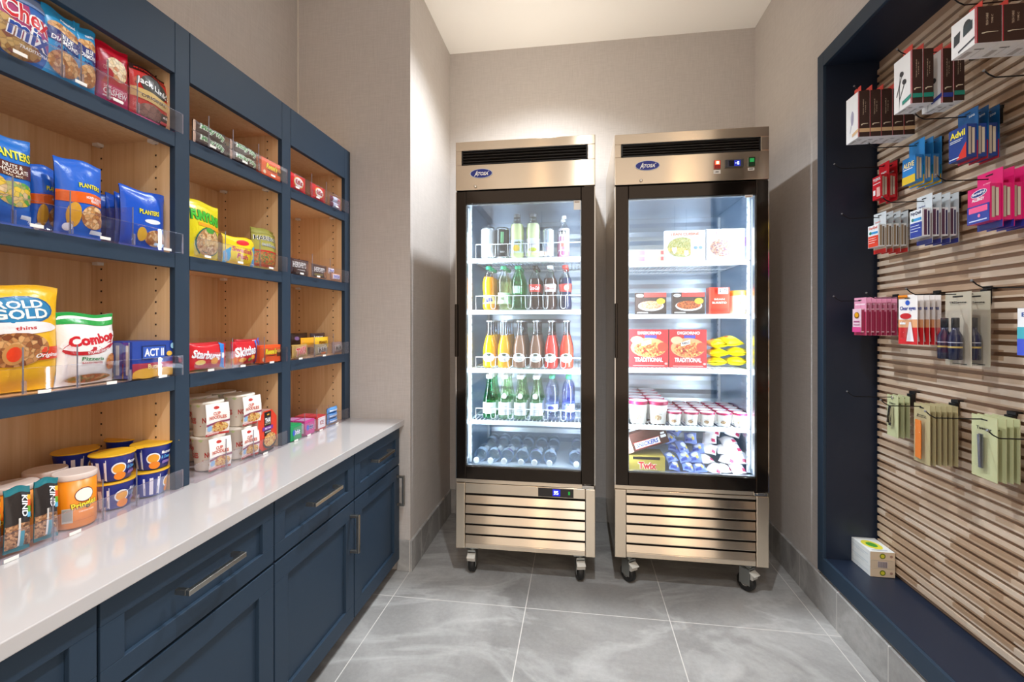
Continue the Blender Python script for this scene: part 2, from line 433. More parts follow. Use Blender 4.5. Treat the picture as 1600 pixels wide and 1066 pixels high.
# ------------------------------------------------------------------ base cabinets and counter
XF = -0.86
CAB_Y = [-0.745, -0.26, 0.224, 0.708, 1.190, 1.660, 2.112]
def shaker(b, y0, y1, z0, z1, fw, mt):
    b.box(XF - .018, XF, y0, y1, z0, z0 + fw, mt); b.box(XF - .018, XF, y0, y1, z1 - fw, z1, mt)
    b.box(XF - .018, XF, y0, y0 + fw, z0 + fw, z1 - fw, mt); b.box(XF - .018, XF, y1 - fw, y1, z0 + fw, z1 - fw, mt)
    b.box(XF - .018, XF - .010, y0 + fw, y1 - fw, z0 + fw, z1 - fw, mt)
def pull(y0, y1, z0, z1, par):
    b = MB()
    if y1 - y0 > z1 - z0:
        b.box(XF + .026, XF + .037, y0, y1, z0, z1, NICKEL)
        for y in (y0, y1 - .011): b.box(XF, XF + .027, y, y + .011, z0, z1, NICKEL)
    else:
        b.box(XF + .026, XF + .037, y0, y1, z0, z1, NICKEL)
        for z in (z0, z1 - .011): b.box(XF, XF + .027, y0, y1, z, z + .011, NICKEL)
    b.build('handle', par, (0, 0, 0) if not par.get('_w') else None, bevel=.0012)
where = ['far behind the camera', 'behind the camera', 'beside the camera', 'in the near left corner, cut by the frame', 'second from the far wall return', 'end unit against the far wall return']
where[3], where[4], where[5] = 'with the drawer pull nearest the camera', 'second from the far end', 'the end unit at the far wall'; where[2] = 'cut by the near edge of the photo'
for i in range(1, 6):
    y0, y1 = CAB_Y[i], CAB_Y[i + 1]
    t = thing('base_cabinet', 'navy shaker base cabinet under the white counter, ' + where[i], 'cabinet', (XF, y0, 0), group='navy base cabinets under the counter', world=True)
    b = MB(); b.box(XL + .002, XF - .02, y0 + .001, y1 - .001, .1, .708, NAVY_D); b.box(XL + .002, XF - .075, y0, y1, 0, .1, NAVY_D); b.build('cabinet_body', t)
    for nm, z0, z1, fw in (('drawer', .527, .7, .045), ('door', .062, .519, .06)):
        b = MB(); shaker(b, y0 + .003, y1 - .003, z0, z1, fw, NAVY)
        d = b.build(nm, t, bevel=.0012); d['_w'] = (XF, y0, 0)
        c = (y0 + y1) / 2
        if nm == 'drawer': pull(c - .085, c + .085, .624, .636, d)
        else:
            hy = y1 - .03 if i in (4, 5) else y0 + .03
            pull(hy - .006, hy + .006, .333, .478, d)
b = MB(); b.box(XL + .001, -0.842, CAB_Y[1], YJ - .001, .7095, .738, QUARTZ)
tag(b.build('countertop', bevel=.002), 'long white polished quartz countertop running over the navy cabinets', 'countertop')

# ------------------------------------------------------------------ wall bookcases
XB = -1.123
SH = [1.748, 1.407, 1.062]
UNITS = [(0.709, 1.131, 1.179, 'near'), (1.181, 1.599, 1.651, 'middle'), (1.653, 2.074, 2.124, 'far')]
HOLE = mat('#3a2c20', .8)
for (y0, ys, y1, nm) in UNITS:
    t = thing('wall_bookcase', 'navy framed maple shelf unit standing on the white counter, the %s one' % {'near': 'one nearest the camera', 'middle': 'middle one of three', 'far': 'one against the wall return'}[nm] if False else
              {'near': 'navy and maple shelf unit holding large nut and pretzel bags', 'middle': 'navy and maple shelf unit holding candy and cup noodles', 'far': 'narrow navy and maple shelf unit holding chocolate bars and gum'}[nm],
              'bookcase', (XB, y0, .738), group='navy shelf units on the counter', world=True)
    b = MB()
    b.box(XB - .018, XB, ys, y1, .739, 2.06, NAVY); b.build('side_stile', t, bevel=.0008)
    b = MB(); b.box(XB - .018, XB, y0, ys - .0012, 1.914, 2.06, NAVY); b.build('top_rail', t, bevel=.0008)
    b = MB(); b.box(XL + .001, XL + .006, y0, y1, .739, 2.055, WOOD); b.build('back_panel', t)
    b = MB(); b.box(XL + .006, XB - .018, y0, y0 + .006, .739, 2.055, WOOD); b.build('side_panel', t)
    b = MB(); b.box(XL + .006, XB - .018, ys, y1 - .002, .739, 2.055, WOOD)
    for k in range(38):
        z = .79 + .032 * k
        for x in (-1.365, -1.185): b.box(x - .0025, x + .0025, ys - .0006, ys + .001, z - .0025, z + .0025, HOLE)
    b.build('side_panel', t)
    b = MB(); b.box(XL + .006, XB - .018, y0, ys, 2.03, 2.055, WOOD); b.box(XL + .006, XB - .018, y0 + .006, ys, 1.932, 1.95, WOOD); b.build('top_panel', t)
    for z in SH:
        b = MB(); b.box(XL + .006, XB - .018, y0 + .006, ys, z - .022, z - .001, WOOD); s_ = b.build('shelf', t); s_['_w'] = (XB, y0, .738)
        b = MB(); b.box(XB - .018, XB, y0, ys - .0012, z - .041, z - .001, NAVY); b.build('shelf_edge', s_, bevel=.0008)
        for x in (-1.365, -1.185):
            b = MB(); b.box(x - .009, x + .009, ys - .018, ys - .0005, z - .031, z - .0225, mat('#e6e2dc', .3)); b.build('shelf_pin', s_)

def bkY(px, X=-1.15): return onX(px, 505, X).y
def tray(unit, level, z, divs, tags):
    y0, ys, y1, nm = unit
    word = ['top shelf', 'second shelf', 'third shelf', 'counter'][level]
    t = thing('acrylic_tray', 'clear acrylic divided tray along the %s of the %s shelf unit' % (word, {'near': 'nearest', 'middle': 'middle', 'far': 'farthest'}[nm]), 'tray', (-1.112, y0, z), group='clear acrylic shelf trays', world=True)
    e = ys + .014
    zb = z + .0005
    b = MB(); b.box(-1.385, -1.112, y0 + .008, ys - .001, zb, zb + .002, ACRYL); b.build('tray_base', t)
    b = MB(); b.box(-1.1135, -1.111, y0 + .004, e, zb, zb + .055, ACRYL); b.box(-1.1136, -1.1108, e, e + .001, zb, zb + .055, ACRYE)
    b.box(-1.1136, -1.1108, y0 + .004, e, zb + .055, zb + .0557, ACRYE); b.build('front_lip', t)
    for px in divs:
        y = bkY(px, -1.125)
        b = MB(); b.box(-1.36, -1.122, y - .001, y + .001, zb + .002, zb + .098, ACRYL); b.box(-1.1225, -1.1215, y - .0012, y + .0012, zb + .002, zb + .098, mat('#77747c', .3)); b.build('divider', t)
        b = MB(); b.box(-1.1215, -1.1185, y - .004, y + .004, zb + .002, zb + .03, ACRYE); b.build('divider_foot', t)
    for px in tags:
        y = bkY(px, -1.11)
        b = MB(); b.box(-1.1108, -1.1100, y - .012, y + .012, zb + .0005, zb + .0075, TAG); b.build('price_tag', t)
TR = [
 (0, 0, [95, 125, 167, 213], [32, 127, 185]), (0, 1, [18, 108, 206], [58, 165, 262]), (0, 2, [34, 119, 200], [70, 175, 255]), (0, 3, [81, 159, 212], [18, 118]),
 (1, 0, [325, 363, 403], [333, 383, 427]), (1, 1, [351, 405], [325, 376, 424]), (1, 2, [362, 412], [330, 380, 425]), (1, 3, [352, 395], [415]),
 (2, 0, [486, 509], [465, 497, 527]), (2, 1, [487, 515], [472, 498]), (2, 2, [490, 520], [470, 507]), (2, 3, [475, 494, 513], [463, 483, 502, 527]),
]
for u, lv, dv, tg in TR:
    tray(UNITS[u], lv, (SH + [.738])[lv], dv, tg)

# ------------------------------------------------------------------ packages
def bag(name, w, h, t, film, specs, back=None, horiz=False, seal=.06, pinch=.05, top=None, seed=0):
    """sealed pillow bag, front towards -y, standing on z=0; specs drawn on the front"""
    rr = random.Random(seed + 11); ph = [rr.uniform(0, 6.28) for _ in range(6)]
    def bulge(a, c):
        if horiz: a, c = c, a
        cc = (c - seal) / (1 - 2 * seal)
        if cc <= 0 or cc >= 1: return 0.0012
        aa = min(max(a, 0), 1)
        k = max(0, math.sin(math.pi * aa)) ** .5 * max(0, math.sin(math.pi * cc)) ** .45
        k *= 1 + .05 * math.sin(9 * c + 5 * a + ph[0]) + .045 * math.sin(14 * a + ph[1] + 3 * c)
        return .0012 + t / 2 * k
    def P(u, v, side):
        a, c = u / w, v / h
        if horiz: z = v - (c - .5) * 2 * 0 + (.5 - c) * h * pinch * math.sin(math.pi * min(max(a, 0), 1)); x = (a - .5) * w
        else: x = (a - .5) * w * (1 - pinch * math.sin(math.pi * min(max(c, 0), 1))); z = v + .003 * math.sin(7 * a + ph[2]) * c
        d = bulge(a, c)
        wob = .0022 * math.sin(6 * a + ph[3]) * (1 if (c > 1 - seal * 1.3 or c < seal) else .2)
        return Vector((x, (-d if side < 0 else d) + wob, z))
    b = MB(); fm = foil(film) if isinstance(film, str) else film
    b.grid(lambda a, c: P(a * w, c * h, -1), 22, 24, fm)
    b.grid(lambda a, c: P(a * w, c * h, 1), 10, 12, foil(back) if isinstance(back, str) else fm, flip=True)
    b.fine = .005; F = lambda u, v, off: P(u, v, -1) + Vector((0, -off, 0))
    b.art(F, w, h, specs, foil, base=.0010)
    return b.build(name)
def carton(name, w, h, d, col, F=(), L=(), Rr=(), T=(), rough=.45, side=None, B=()):
    b = MB(); pm = lambda c: mat(c, rough)
    base = pm(col) if isinstance(col, str) else col
    b.box(-w / 2, w / 2, 0, d, 0, h, base)
    b.art(lambda u, v, o: Vector((u - w / 2, -o, v)), w, h, F, pm)
    b.art(lambda u, v, o: Vector((-w / 2 - o, d - u, v)), d, h, L, pm)
    b.art(lambda u, v, o: Vector((w / 2 + o, u, v)), d, h, Rr, pm)
    b.art(lambda u, v, o: Vector((u - w / 2, v, h + o)), w, d, T, pm)
    b.art(lambda u, v, o: Vector((u - w / 2, v, -o)), w, d, B, pm)
    return b.build(name)
def tub(name, prof, mats, specs, n=28, rough=.4, lid=None):
    """round cup, can or tub; specs wrap round the side, u=0 at the angle facing +90deg left of front"""
    b = MB(); b.lathe(prof, mats, n)
    H = prof[-1][1]
    def rad(z):
        for (r0, z0), (r1, z1) in zip(prof, prof[1:]):
            if z0 <= z <= z1 and z1 > z0: return r0 + (r1 - r0) * (z - z0) / (z1 - z0)
        return prof[-1][0]
    rm = max(r for r, z in prof); W = 2 * math.pi * rm
    def F(u, v, o):
        a = (u - W / 2) / rm; r = rad(v) + o; return Vector((r * math.sin(a), -r * math.cos(a), v))
    b.art(F, W, H, specs, lambda c: mat(c, rough))
    return b.build(name)

# ------------------------------------------------------------------ artwork of the snack packages (front faces)
NUTS = food('#a8632c', '#d99a52', '#f0c48a', 75); PRETZ = food('#7c3f18', '#b5713a', '#d9a468', 60); MIXF = food('#a9793a', '#e0bf77', '#8c4f3c', 55)
NOOD = food('#e2b05a', '#f1cd84', '#b95f24', 120); ONION = food('#d8a66b', '#f0cf9c', '#b5793f', 75); GUMMY = food('#c8322a', '#e8922d', '#3d8f46', 130)
MEAL = food('#c96b3a', '#e6b98a', '#8a5a35', 160); MEALP = food('#d9cc7a', '#efe6b4', '#9fae62', 160); PIZZA = food('#d94a28', '#f1c26a', '#b1301c', 90)
T = lambda s, cu, cv, tw, th, c, **k: ('T', s, cu, cv, tw, th, c, k)
R_ = lambda u0, u1, v0, v1, c, sk=0: ('R', u0, u1, v0, v1, c, sk)
E_ = lambda cu, cv, ru, rv, c, rot=0: ('E', cu, cv, ru, rv, c, rot)
ART = {
 'chex': ('#3c6fc0', [R_(.0, .62, .28, .80, '#b6477c'), R_(.55, 1, .0, .26, '#2f6fc4'), R_(0, 1, .82, .97, '#8fa5cf'), E_(.22, .36, .26, .2, MIXF), E_(.5, .2, .3, .13, MIXF), R_(.6, 1, .3, .7, '#a9508c'),
          T('Chex', .58, .66, .68, .26, '#d8232f', out='#ffffff', ow=.05, rot=-6), T('mix', .62, .42, .6, .24, '#2a4fa8', out='#ffffff', ow=.05, rot=-6), T('TRADITIONAL', .7, .23, .45, .04, '#ffffff')]),
 'goldnut': ('#2a1c12', [R_(.1, .95, .45, .9, NUTS), R_(.3, 1, .3, .44, '#3a3068'), E_(.6, .2, .35, .12, NUTS)]),
 'almond': ('#2f9bd6', [E_(.5, .72, .42, .09, NUTS, -6), R_(.08, .98, .5, .68, '#1f2a78', -.08), T('BLUE\nDIAMOND', .52, .59, .74, .14, '#ffffff', rot=-8), T('ALMONDS', .55, .46, .6, .05, '#1f2a78'),
           E_(.5, .27, .42, .17, NUTS), T('roasted', .6, .87, .4, .05, '#ffffff')]),
 'cherry': ('#b3122c', [R_(0, 1, .82, 1, '#c3102c'), E_(.55, .62, .34, .2, food('#e9cfa0', '#f4e4c4', '#c98a5c', 60)), E_(.2, .5, .2, .1, '#a80d22'), R_(.0, 1, .0, .34, '#c2185b'), T('DARK CHOCOLATE', .52, .29, .72, .04, '#ffe9ef'), T('CASHEW', .52, .22, .74, .09, '#ffffff'), R_(.15, .8, .13, .15, '#ffe9ef')]),
 'jerky': ('#c9231f', [R_(0, 1, .9, 1, '#3b1310'), T('PROTEIN SNACK', .5, .945, .8, .04, '#ff3b30'), E_(.52, .7, .34, .2, '#4a4844'), T("Jack Link's", .52, .68, .84, .16, '#ffffff', rot=-8, out='#4a4844'), R_(0, 1, .38, .56, '#d8b978', -.05), T('ORIGINAL', .5, .46, .62, .06, '#2b1c0e'), E_(.45, .2, .33, .15, food('#7a5148', '#a4776a', '#58372f', 45)),
            R_(.7, 1, .0, .3, '#262223'), T('85g', .85, .23, .2, .05, '#ffffff'), R_(.7, 1, .1, .15, '#e53950'), R_(0, .7, .0, .08, '#e76aa0')]),
 'trailmix': ('#2170c9', [T('PLANTERS', .5, .8, .86, .1, '#ffe23a', out='#1a7a3c', arc=.02), R_(0, 1, .54, .7, '#5d2f25'), T('NUTS &\nCHOCOLATE', .5, .635, .66, .1, '#f2ece2'), T('TRAIL MIX', .5, .56, .4, .025, '#d9c9b0'), E_(.6, .36, .42, .14, food('#5aa83c', '#d9b98a', '#e8c43a', 70)), E_(.2, .4, .18, .12, food('#e3c79b', '#b98c58', '#e8c43a', 70)),
               R_(0, 1, .0, .2, '#1f62c2'), R_(.72, .98, .06, .14, '#dfe9f5')]),
 'peanut': ('#1f63cf', [T('PLANTERS', .62, .67, .5, .06, '#ffe23a', out='#1a7a3c'), R_(0, 1, .44, .58, '#e8641c'), T('HONEY ROASTED\nPEANUTS', .72, .5, .42, .08, '#ffffff'), E_(.72, .28, .3, .15, NUTS), E_(.28, .28, .14, .16, '#e0a52f'), E_(.2, .12, .1, .05, '#eef3fb'), R_(.68, .98, .07, .12, '#dfe9f5')]),
 'smallnut': ('#1c56c8', [T('PLANTERS', .55, .63, .46, .08, '#ffe23a', out='#1a7a3c'), E_(.62, .48, .2, .04, '#f4f7fb'), E_(.72, .2, .28, .14, NUTS), E_(.38, .24, .1, .12, '#e2b030'), R_(.7, .96, .08, .13, '#bcd4ef')]),
 'pretzel': ('#f3b81c', [E_(.45, .765, .42, .135, '#1f5f92'), E_(.45, .765, .39, .12, '#2e7fae'), T('ROLD', .45, .82, .56, .075, '#f4efe4', bold=.03), T('GOLD', .45, .73, .66, .095, '#f4efe4', bold=.03), E_(.42, .6, .5, .06, '#f2e8e6'), T('thins', .48, .6, .26, .035, '#c62828'), R_(0, 1, .28, .4, '#e3401b', .04), E_(.36, .4, .42, .16, PRETZ), E_(.35, .36, .12, .1, '#c58a4c'), E_(.35, .36, .08, .07, '#e3401b'), T('Original', .78, .33, .34, .05, '#ffffff', shear=.3, rot=3)]),
 'combos': ('#f1eeea', [R_(0, 1, .84, 1, '#1e9a3e'), E_(.52, .56, .5, .13, '#c3202b', 12), E_(.5, .62, .5, .14, '#f6f2ee', 12), T('Combos', .5, .64, .82, .15, '#cf1f2c', rot=10, bold=.05), T('STUFFED SNACKS', .58, .47, .44, .035, '#ffffff', rot=10), T('Pizzeria', .48, .36, .38, .05, '#1f7a3a'), T('BAKED PRETZEL', .48, .3, .36, .025, '#c3202b'), E_(.86, .3, .12, .12, food('#c96f33', '#e0a060', '#a64d20', 80)), E_(.5, .08, .4, .06, food('#b5672f', '#6b7a3a', '#d8a06a', 60))]),
 'kind': ('#1f6f78', [R_(.0, 1, .42, .9, '#2b2523'), R_(.0, 1, .06, .42, food('#8a5a3a', '#c9976a', '#5d3a26', 160)), R_(.55, .8, .5, .86, '#1e1b1a'), R_(.8, .98, .78, .86, '#e8b01f'), R_(.8, .98, .68, .78, '#e2582a'), R_(.8, .98, .58, .68, '#63a82e'), R_(.8, .98, .5, .58, '#58b4d8'),
           T('KIND', .68, .68, .3, .07, '#ffffff', rot=-90) if False else ('T', 'KIND', .68, .68, 1.0, .085, '#ffffff', {'rot': -90}), R_(.42, .5, .08, .5, '#d9d5ce'), R_(.5, .66, .06, .3, '#3f8ea0')]),
 'funyun': ('#e6d61d', [T('FUNYUNS', .54, .72, .74, .18, '#49c22f', out='#0f5a22', ow=.06, rot=-4, bold=.05), R_(.3, .98, .54, .6, '#f0a623', -.03), E_(.6, .3, .36, .25, '#11614f'), E_(.6, .3, .33, .23, ONION), E_(.6, .5, .12, .05, '#4f9e3a')]),
 'fish': ('#f5d11a', [R_(0, .16, .0, .5, '#2d9fd6', .2), R_(.84, 1, .0, .75, '#2d9fd6', .15), E_(.52, .4, .38, .36, '#f7d81c'), E_(.52, .8, .2, .1, '#e0202b'), T('Swedish', .5, .52, .64, .17, '#d21f6a', rot=-4), T('Fish', .5, .3, .36, .17, '#d21f6a', rot=-4), T('227g', .87, .08, .14, .06, '#ffffff')]),
 'bears': ('#a8a04a', [R_(0, 1, .86, 1, '#8f8a3c'), T('HARIBO', .42, .76, .76, .11, '#111111', out='#f8f6ee'), T('Goldbears', .55, .6, .6, .08, '#26343a', out='#f8f6ee'), R_(0, 1, .1, .46, GUMMY), R_(0, 1, .42, .46, '#c62828'), R_(0, .8, .06, .12, '#c23a22')]),
 'goldbag': ('#c79a2c', [R_(0, 1, .86, 1, '#a2741b'), R_(.2, .8, .4, .75, '#efe6c8'), T('N', .5, .58, .3, .26, '#20242a')]),
}
def place_bag(key, name, px0, px1, ytop, z, label, cat='snack bag', t=.045, X=-1.142, yaw=0, lean=0, group=None, h=None, w=None, **kw):
    """bag on a shelf of the wall bookcase, front towards +x; px0, px1: its edges in the photograph"""
    ya, yb = bkY(px0, X), bkY(px1, X); W = w or (yb - ya); zt = onX((px0 + px1) / 2, ytop, X).z
    H = h or (zt - z); film, sp = ART[key]
    o = bag(name, W, H, t, film, sp, seed=int(px0) + 300, **kw)
    o.location = (X - t / 2 - .002, (ya + yb) / 2, z + .003); o.rotation_euler = (R(-lean), 0, R(90 + yaw))
    tag(o, label, cat, group); return o
Z1, Z2, Z3, ZC = SH[0], SH[1], SH[2], .738
G = 'snack bags on the near shelf unit'
place_bag('chex', 'snack_bag', -30, 93, -10, Z1, 'blue and magenta cereal snack mix bag on the top shelf', group=G, h=.158)
place_bag('goldnut', 'snack_bag', 38, 84, 0, Z1, 'dark brown and gold snack bag tucked behind the blue cereal mix bag', X=-1.20, h=.16, t=.03, group=G)
place_bag('almond', 'nut_bag', 82, 126, 0, Z1, 'light blue almond bag left of its twin on the top shelf', h=.16, t=.035, group=G, w=.078)
place_bag('almond', 'nut_bag', 123, 157, 0, Z1, 'light blue almond bag beside the red cashew bag', h=.159, t=.032, group=G)
place_bag('almond', 'nut_bag', 72, 108, 0, Z1, 'light blue almond bag standing behind the other two', X=-1.21, h=.16, t=.03, group=G)
place_bag('cherry', 'nut_bag', 160, 207, 0, Z1, 'crimson cashew bag in the middle of the top shelf', h=.152, t=.035, yaw=-8, group=G)
place_bag('cherry', 'nut_bag', 190, 222, 0, Z1, 'crimson bag standing behind the jerky bag', X=-1.2, h=.14, t=.03, group=G)
place_bag('jerky', 'jerky_bag', 209, 272, 0, Z1, 'red and tan dried meat bag at the end of the top shelf', h=.142, t=.03, group=G)
place_bag('trailmix', 'nut_bag', -24, 62, 212, Z2, 'large blue trail mix bag with a brown band', group=G)
place_bag('peanut', 'nut_bag', 54, 106, 262, Z2, 'blue and orange peanut bag half hidden behind its twin', X=-1.2, group=G, t=.04)
place_bag('peanut', 'nut_bag', 100, 169, 253, Z2, 'blue and orange peanut bag with brown nuts on the second shelf', group=G, t=.045, yaw=-5)
for k, (a, X_) in enumerate(((150, -1.29), (160, -1.25), (172, -1.215), (184, -1.18))):
    place_bag('smallnut', 'nut_bag', a, a + 48, 292 + 2 * k, Z2, 'small blue nut bag in the row behind the right hand one, %s from the back' % ['first', 'second', 'third', 'fourth'][k], X=X_, h=.145, group='small blue nut bags', t=.022, yaw=-25 + 6 * k, w=.075)
place_bag('smallnut', 'nut_bag', 198, 264, 299, Z2, 'small blue nut bag at the front, end of the second shelf', group=G, t=.035, yaw=-3)
place_bag('pretzel', 'pretzel_bag', -30, 107, 452, Z3, 'large yellow pretzel bag with a blue oval', group=G, t=.06, h=.225)
place_bag('combos', 'snack_bag', 99, 192, 492, Z3, 'white stuffed pretzel snack bag with green top', group=G, t=.05, yaw=3)
place_bag('combos', 'snack_bag', 92, 165, 492, Z3, 'white stuffed snack bag mostly hidden behind its green topped twin', X=-1.22, h=.16, group=G, t=.04)

# popcorn boxes standing in a row
pop = None
for k in range(4):
    w_ = bkY(284, -1.135) - bkY(201, -1.135)
    if pop is None:
        pop = carton('popcorn_box', .128, .096, .026, '#1c3f9c', F=[R_(0, 1, .0, .12, '#e7a92f'), R_(0, 1, .14, .4, '#b23246', .0), E_(.3, .12, .3, .14, '#edb53c'), E_(.7, .13, .28, .12, '#edb53c'), R_(.2, .74, .5, .88, '#10235f'), R_(.22, .72, .53, .85, '#2a55b8'), T('ACT II', .47, .69, .44, .22, '#ffffff', bold=.03), T('Butter', .5, .3, .34, .13, '#ffe9a0'), E_(.9, .85, .05, .08, '#9fd0e8'), E_(.82, .63, .07, .07, '#e7b12f')],
                     L=[R_(.3, .7, .1, .9, '#d9d2c6')])
        o = pop
    else: o = dup(pop)
    o.location = (-1.118 - .014 - .03 * k, (bkY(201, -1.13) + bkY(281, -1.13)) / 2, Z3 + .0035); o.rotation_euler = (0, 0, R(90))
    tag(o, 'blue and red microwave popcorn box, %s in the row' % ORD[k], 'box', 'popcorn boxes on the third shelf')
# round crisp cans
CRISP = [E_(.505, .66, .075, .15, '#7a3a1c'), E_(.505, .66, .068, .13, '#f6f0e6'), T('Pringles', .51, .45, .2, .17, '#ffe23a', out='#3a2a10', rot=8, bold=.03), R_(.34, .42, .13, .42, '#cfcac0'), R_(.345, .415, .17, .4, '#a9a39a'), T('CHEDDAR CHEESE', .52, .33, .12, .03, '#fff2d8'), R_(.42, .58, .15, .16, '#d87412')]
can = tub('crisp_can', [(.036, 0), (.038, .004), (.038, .112)], mat('#ef8a14', .35), CRISP)
MBl = MB(); MBl.lathe([(.0385, .109), (.0395, .112), (.0395, .121), (.038, .123), (.0365, .1215)], mat('#d9c6bc', .25), 28); MBl.build('lid', can, (0, 0, 0))
CR = 'crisp cans on the counter'
spots = [(117, -1.165, 'orange crisp can in front, its label and logo showing'), (95, -1.25, 'second orange crisp can, directly behind the front one'), (62, -1.175, 'crisp can standing behind the teal nut bars'), (25, -1.185, 'crisp can behind the leftmost nut bars'), (45, -1.27, 'crisp can at the back beside the shelf back panel'), (8, -1.28, 'crisp can at the back, cut off by the photo edge')]
for k, (px, X, lb) in enumerate(spots):
    o = can if k == 0 else dup(can)
    Y_ = bkY(117, -1.165) + [0, .004, -.088, -.172, -.084, -.168][k]; X = [-1.165, -1.252, -1.207, -1.209, -1.315, -1.300][k]
    if k == 4: Y_ = bkY(117, -1.165) - .096
    if k == 5: Y_ = bkY(117, -1.165) - .182
    o.location = (X, Y_, ZC + .003); o.rotation_euler = (0, 0, R(90 - 14 - 9 * k)); tag(o, lb, 'can', CR)
# nut bars leaning in the tray
for k, X in enumerate((-1.134, -1.133, -1.135, -1.136)):
    film, sp = ART['kind']
    o = bag('nut_bar', .043, .128, .014, film, sp, seed=k)
    o.location = (X - .002, bkY(72, X) - .0505 * [2, 1, 0, 3][k], ZC + .006); o.rotation_euler = (R(-6), R(4), R(90 - 3))
    tag(o, 'teal wrapped nut bar leaning in the tray, ' + ['second from the left edge', 'second from the orange can', 'next to the orange can', 'cut off by the photo edge', 'tucked behind two others'][k], 'snack bar', 'teal nut bars on the counter')
# macaroni cups
CUPA = [R_(.28, .42, .08, .8, '#efeaf2'), R_(.29, .41, .1, .4, '#9a98b0'), R_(.42, .425, .05, .9, '#e9eef8'), E_(.52, .5, .06, .24, '#eef3fa'), E_(.52, .5, .05, .18, '#f0a424'), T('Macaroni', .64, .7, .1, .14, '#ffffff'), T('& Cheese', .64, .5, .1, .14, '#58b4ea'), E_(.53, .2, .05, .16, '#ef8a1e'), R_(.6, .7, .2, .32, '#8d6fb0')]
cup = tub('macaroni_cup', [(.034, 0), (.036, .002), (.044, .062), (.046, .064)], mat('#23349c', .35), CUPA)
b = MB(); b.lathe([(.047, .0645), (.048, .066), (.047, .068)], mat('#e3ad22', .35), 28); b.box(.03, .062, -.009, .009, .0655, .067, mat('#e3ad22', .35)); b.build('foil_lid', cup, (0, 0, 0))
MC = 'macaroni cups on the counter'
for k, (px, X, lvl, rz, lb) in enumerate([(237, -1.172, 1, -45, 'top cup of the right hand stack'), (232, -1.172, 0, 20, 'bottom cup of the right hand stack'), (176, -1.185, 1, -30, 'top cup of the middle stack'), (175, -1.185, 0, -20, 'bottom cup of the middle stack'), (118, -1.3, 1, 10, 'top cup of the stack behind the crisp cans'), (118, -1.3, 0, 30, 'bottom cup of the stack behind the crisp cans'), (196, -1.3, 1, 60, 'top cup at the back between two stacks'), (196, -1.3, 0, 60, 'bottom cup at the back between two stacks')]):
    o = cup if k == 0 else dup(cup)
    o.location = (X, bkY(px, X), ZC + .003 + lvl * .0695); o.rotation_euler = (0, 0, R(90 + rz)); tag(o, 'blue macaroni cup with yellow lid, ' + lb, 'cup', MC)

# middle unit -------------------------------------------------
GM = 'packages on the middle shelf unit'
def bar(px, X, z, w, h, t, col, sp, label, cat='candy bar', yaw=0, name='candy_bar', group=None, roll=0, seed=0):
    o = bag(name, w, h, t, col, sp, horiz=True, seal=.05, pinch=.03, seed=seed)
    o.location = (X - t / 2, bkY(px, X), z + .003); o.rotation_euler = (R(roll), 0, R(90 + yaw)); return tag(o, label, cat, group)
MW = [R_(.0, .06, 0, 1, '#d9b9a2'), T('Milky Way', .56, .52, .76, .62, '#3f9c4c', out='#eaf6e6', ow=.11, bold=.03, rot=-3, shear=.2)]
for j, px in enumerate((332, 385)):
    for l in range(2):
        for d in range(2):
            bar(px, -1.128 - .03 * d, Z1 + .0025 + l * .034, .125, .033, .024, '#3b2018', MW, 'brown and green chocolate bar, %s %s bar of the %s stack' % (['front', 'rear'][d], ['bottom', 'top'][l], ['left', 'right'][j]), group='green lettered chocolate bars on the top shelf', seed=j * 4 + l * 2 + d)
bar(361, -1.15, Z1 + .002, .05, .05, .02, '#5a2c2a', [R_(.3, .7, .4, .8, '#e0603a')], 'short maroon candy bar between two green lettered stacks', seed=31, group=GM)
RE = [T("Reese's", .46, .62, .52, .34, '#ffe12b', out='#3a1d0c', shear=.25, bold=.06), R_(.25, .66, .36, .4, '#3a1d0c'), R_(.72, .9, .3, .62, '#5a2c12'), E_(.81, .62, .1, .1, '#c98a4a'), E_(.12, .18, .06, .12, '#f3d9b0')]
def recup(px, z, label, X=-1.13, s=1):
    o = carton('candy_box', .12 * s, .062 * s, .03, '#ef5a1c', F=RE, L=[R_(.1, .9, .1, .9, '#d94e18')]); o.location = (X, bkY(px, X), z + .0035); o.rotation_euler = (0, 0, R(90)); return tag(o, label, 'candy box', 'orange peanut butter cup boxes')
recup(426, Z1, 'orange peanut butter cup box at the end of the top shelf')
recup(425, Z3, 'orange peanut butter cup box beside the red candy pouches on the third shelf', s=1.02)
place_bag('funyun', 'chip_bag', 291, 352, 316, Z2, 'tall yellow onion ring bag with green lettering', group=GM, t=.05, X=-1.145)
place_bag('fish', 'candy_bag', 354, 404, 372, Z2, 'yellow and blue fish candy bag', group=GM, t=.03)
place_bag('goldbag', 'candy_bag', 376, 400, 345, Z2, 'gold candy bag with folded top behind the fish candy', X=-1.2, h=.115, group=GM, t=.03, w=.07)
place_bag('goldbag', 'candy_bag', 352, 378, 350, Z2, 'gold candy bag standing behind the tall yellow bag', X=-1.23, h=.105, group=GM, t=.03, w=.08)
place_bag('bears', 'candy_bag', 399, 440, 360, Z2, 'olive gummy bear candy bag at the end of the second shelf', group=GM, t=.035)
SB = [T('Starburst', .42, .56, .7, .34, '#ffffff', rot=-8, bold=.04, shear=.2), E_(.6, .3, .1, .14, '#f2a23a'), E_(.25, .28, .12, .1, '#f0cf6a'), R_(.78, .95, .0, 1, '#2f86d8', -.1), E_(.86, .5, .05, .12, '#eef4fb')]
SK = [T('Skittles', .45, .58, .76, .42, '#ffffff', rot=4, bold=.04), E_(.7, .28, .09, .1, '#f2b53a'), E_(.3, .2, .12, .1, '#f3a23a'), R_(.86, .97, 0, 1, '#3f78d8', .1), E_(.55, .2, .06, .08, '#8fc23a')]
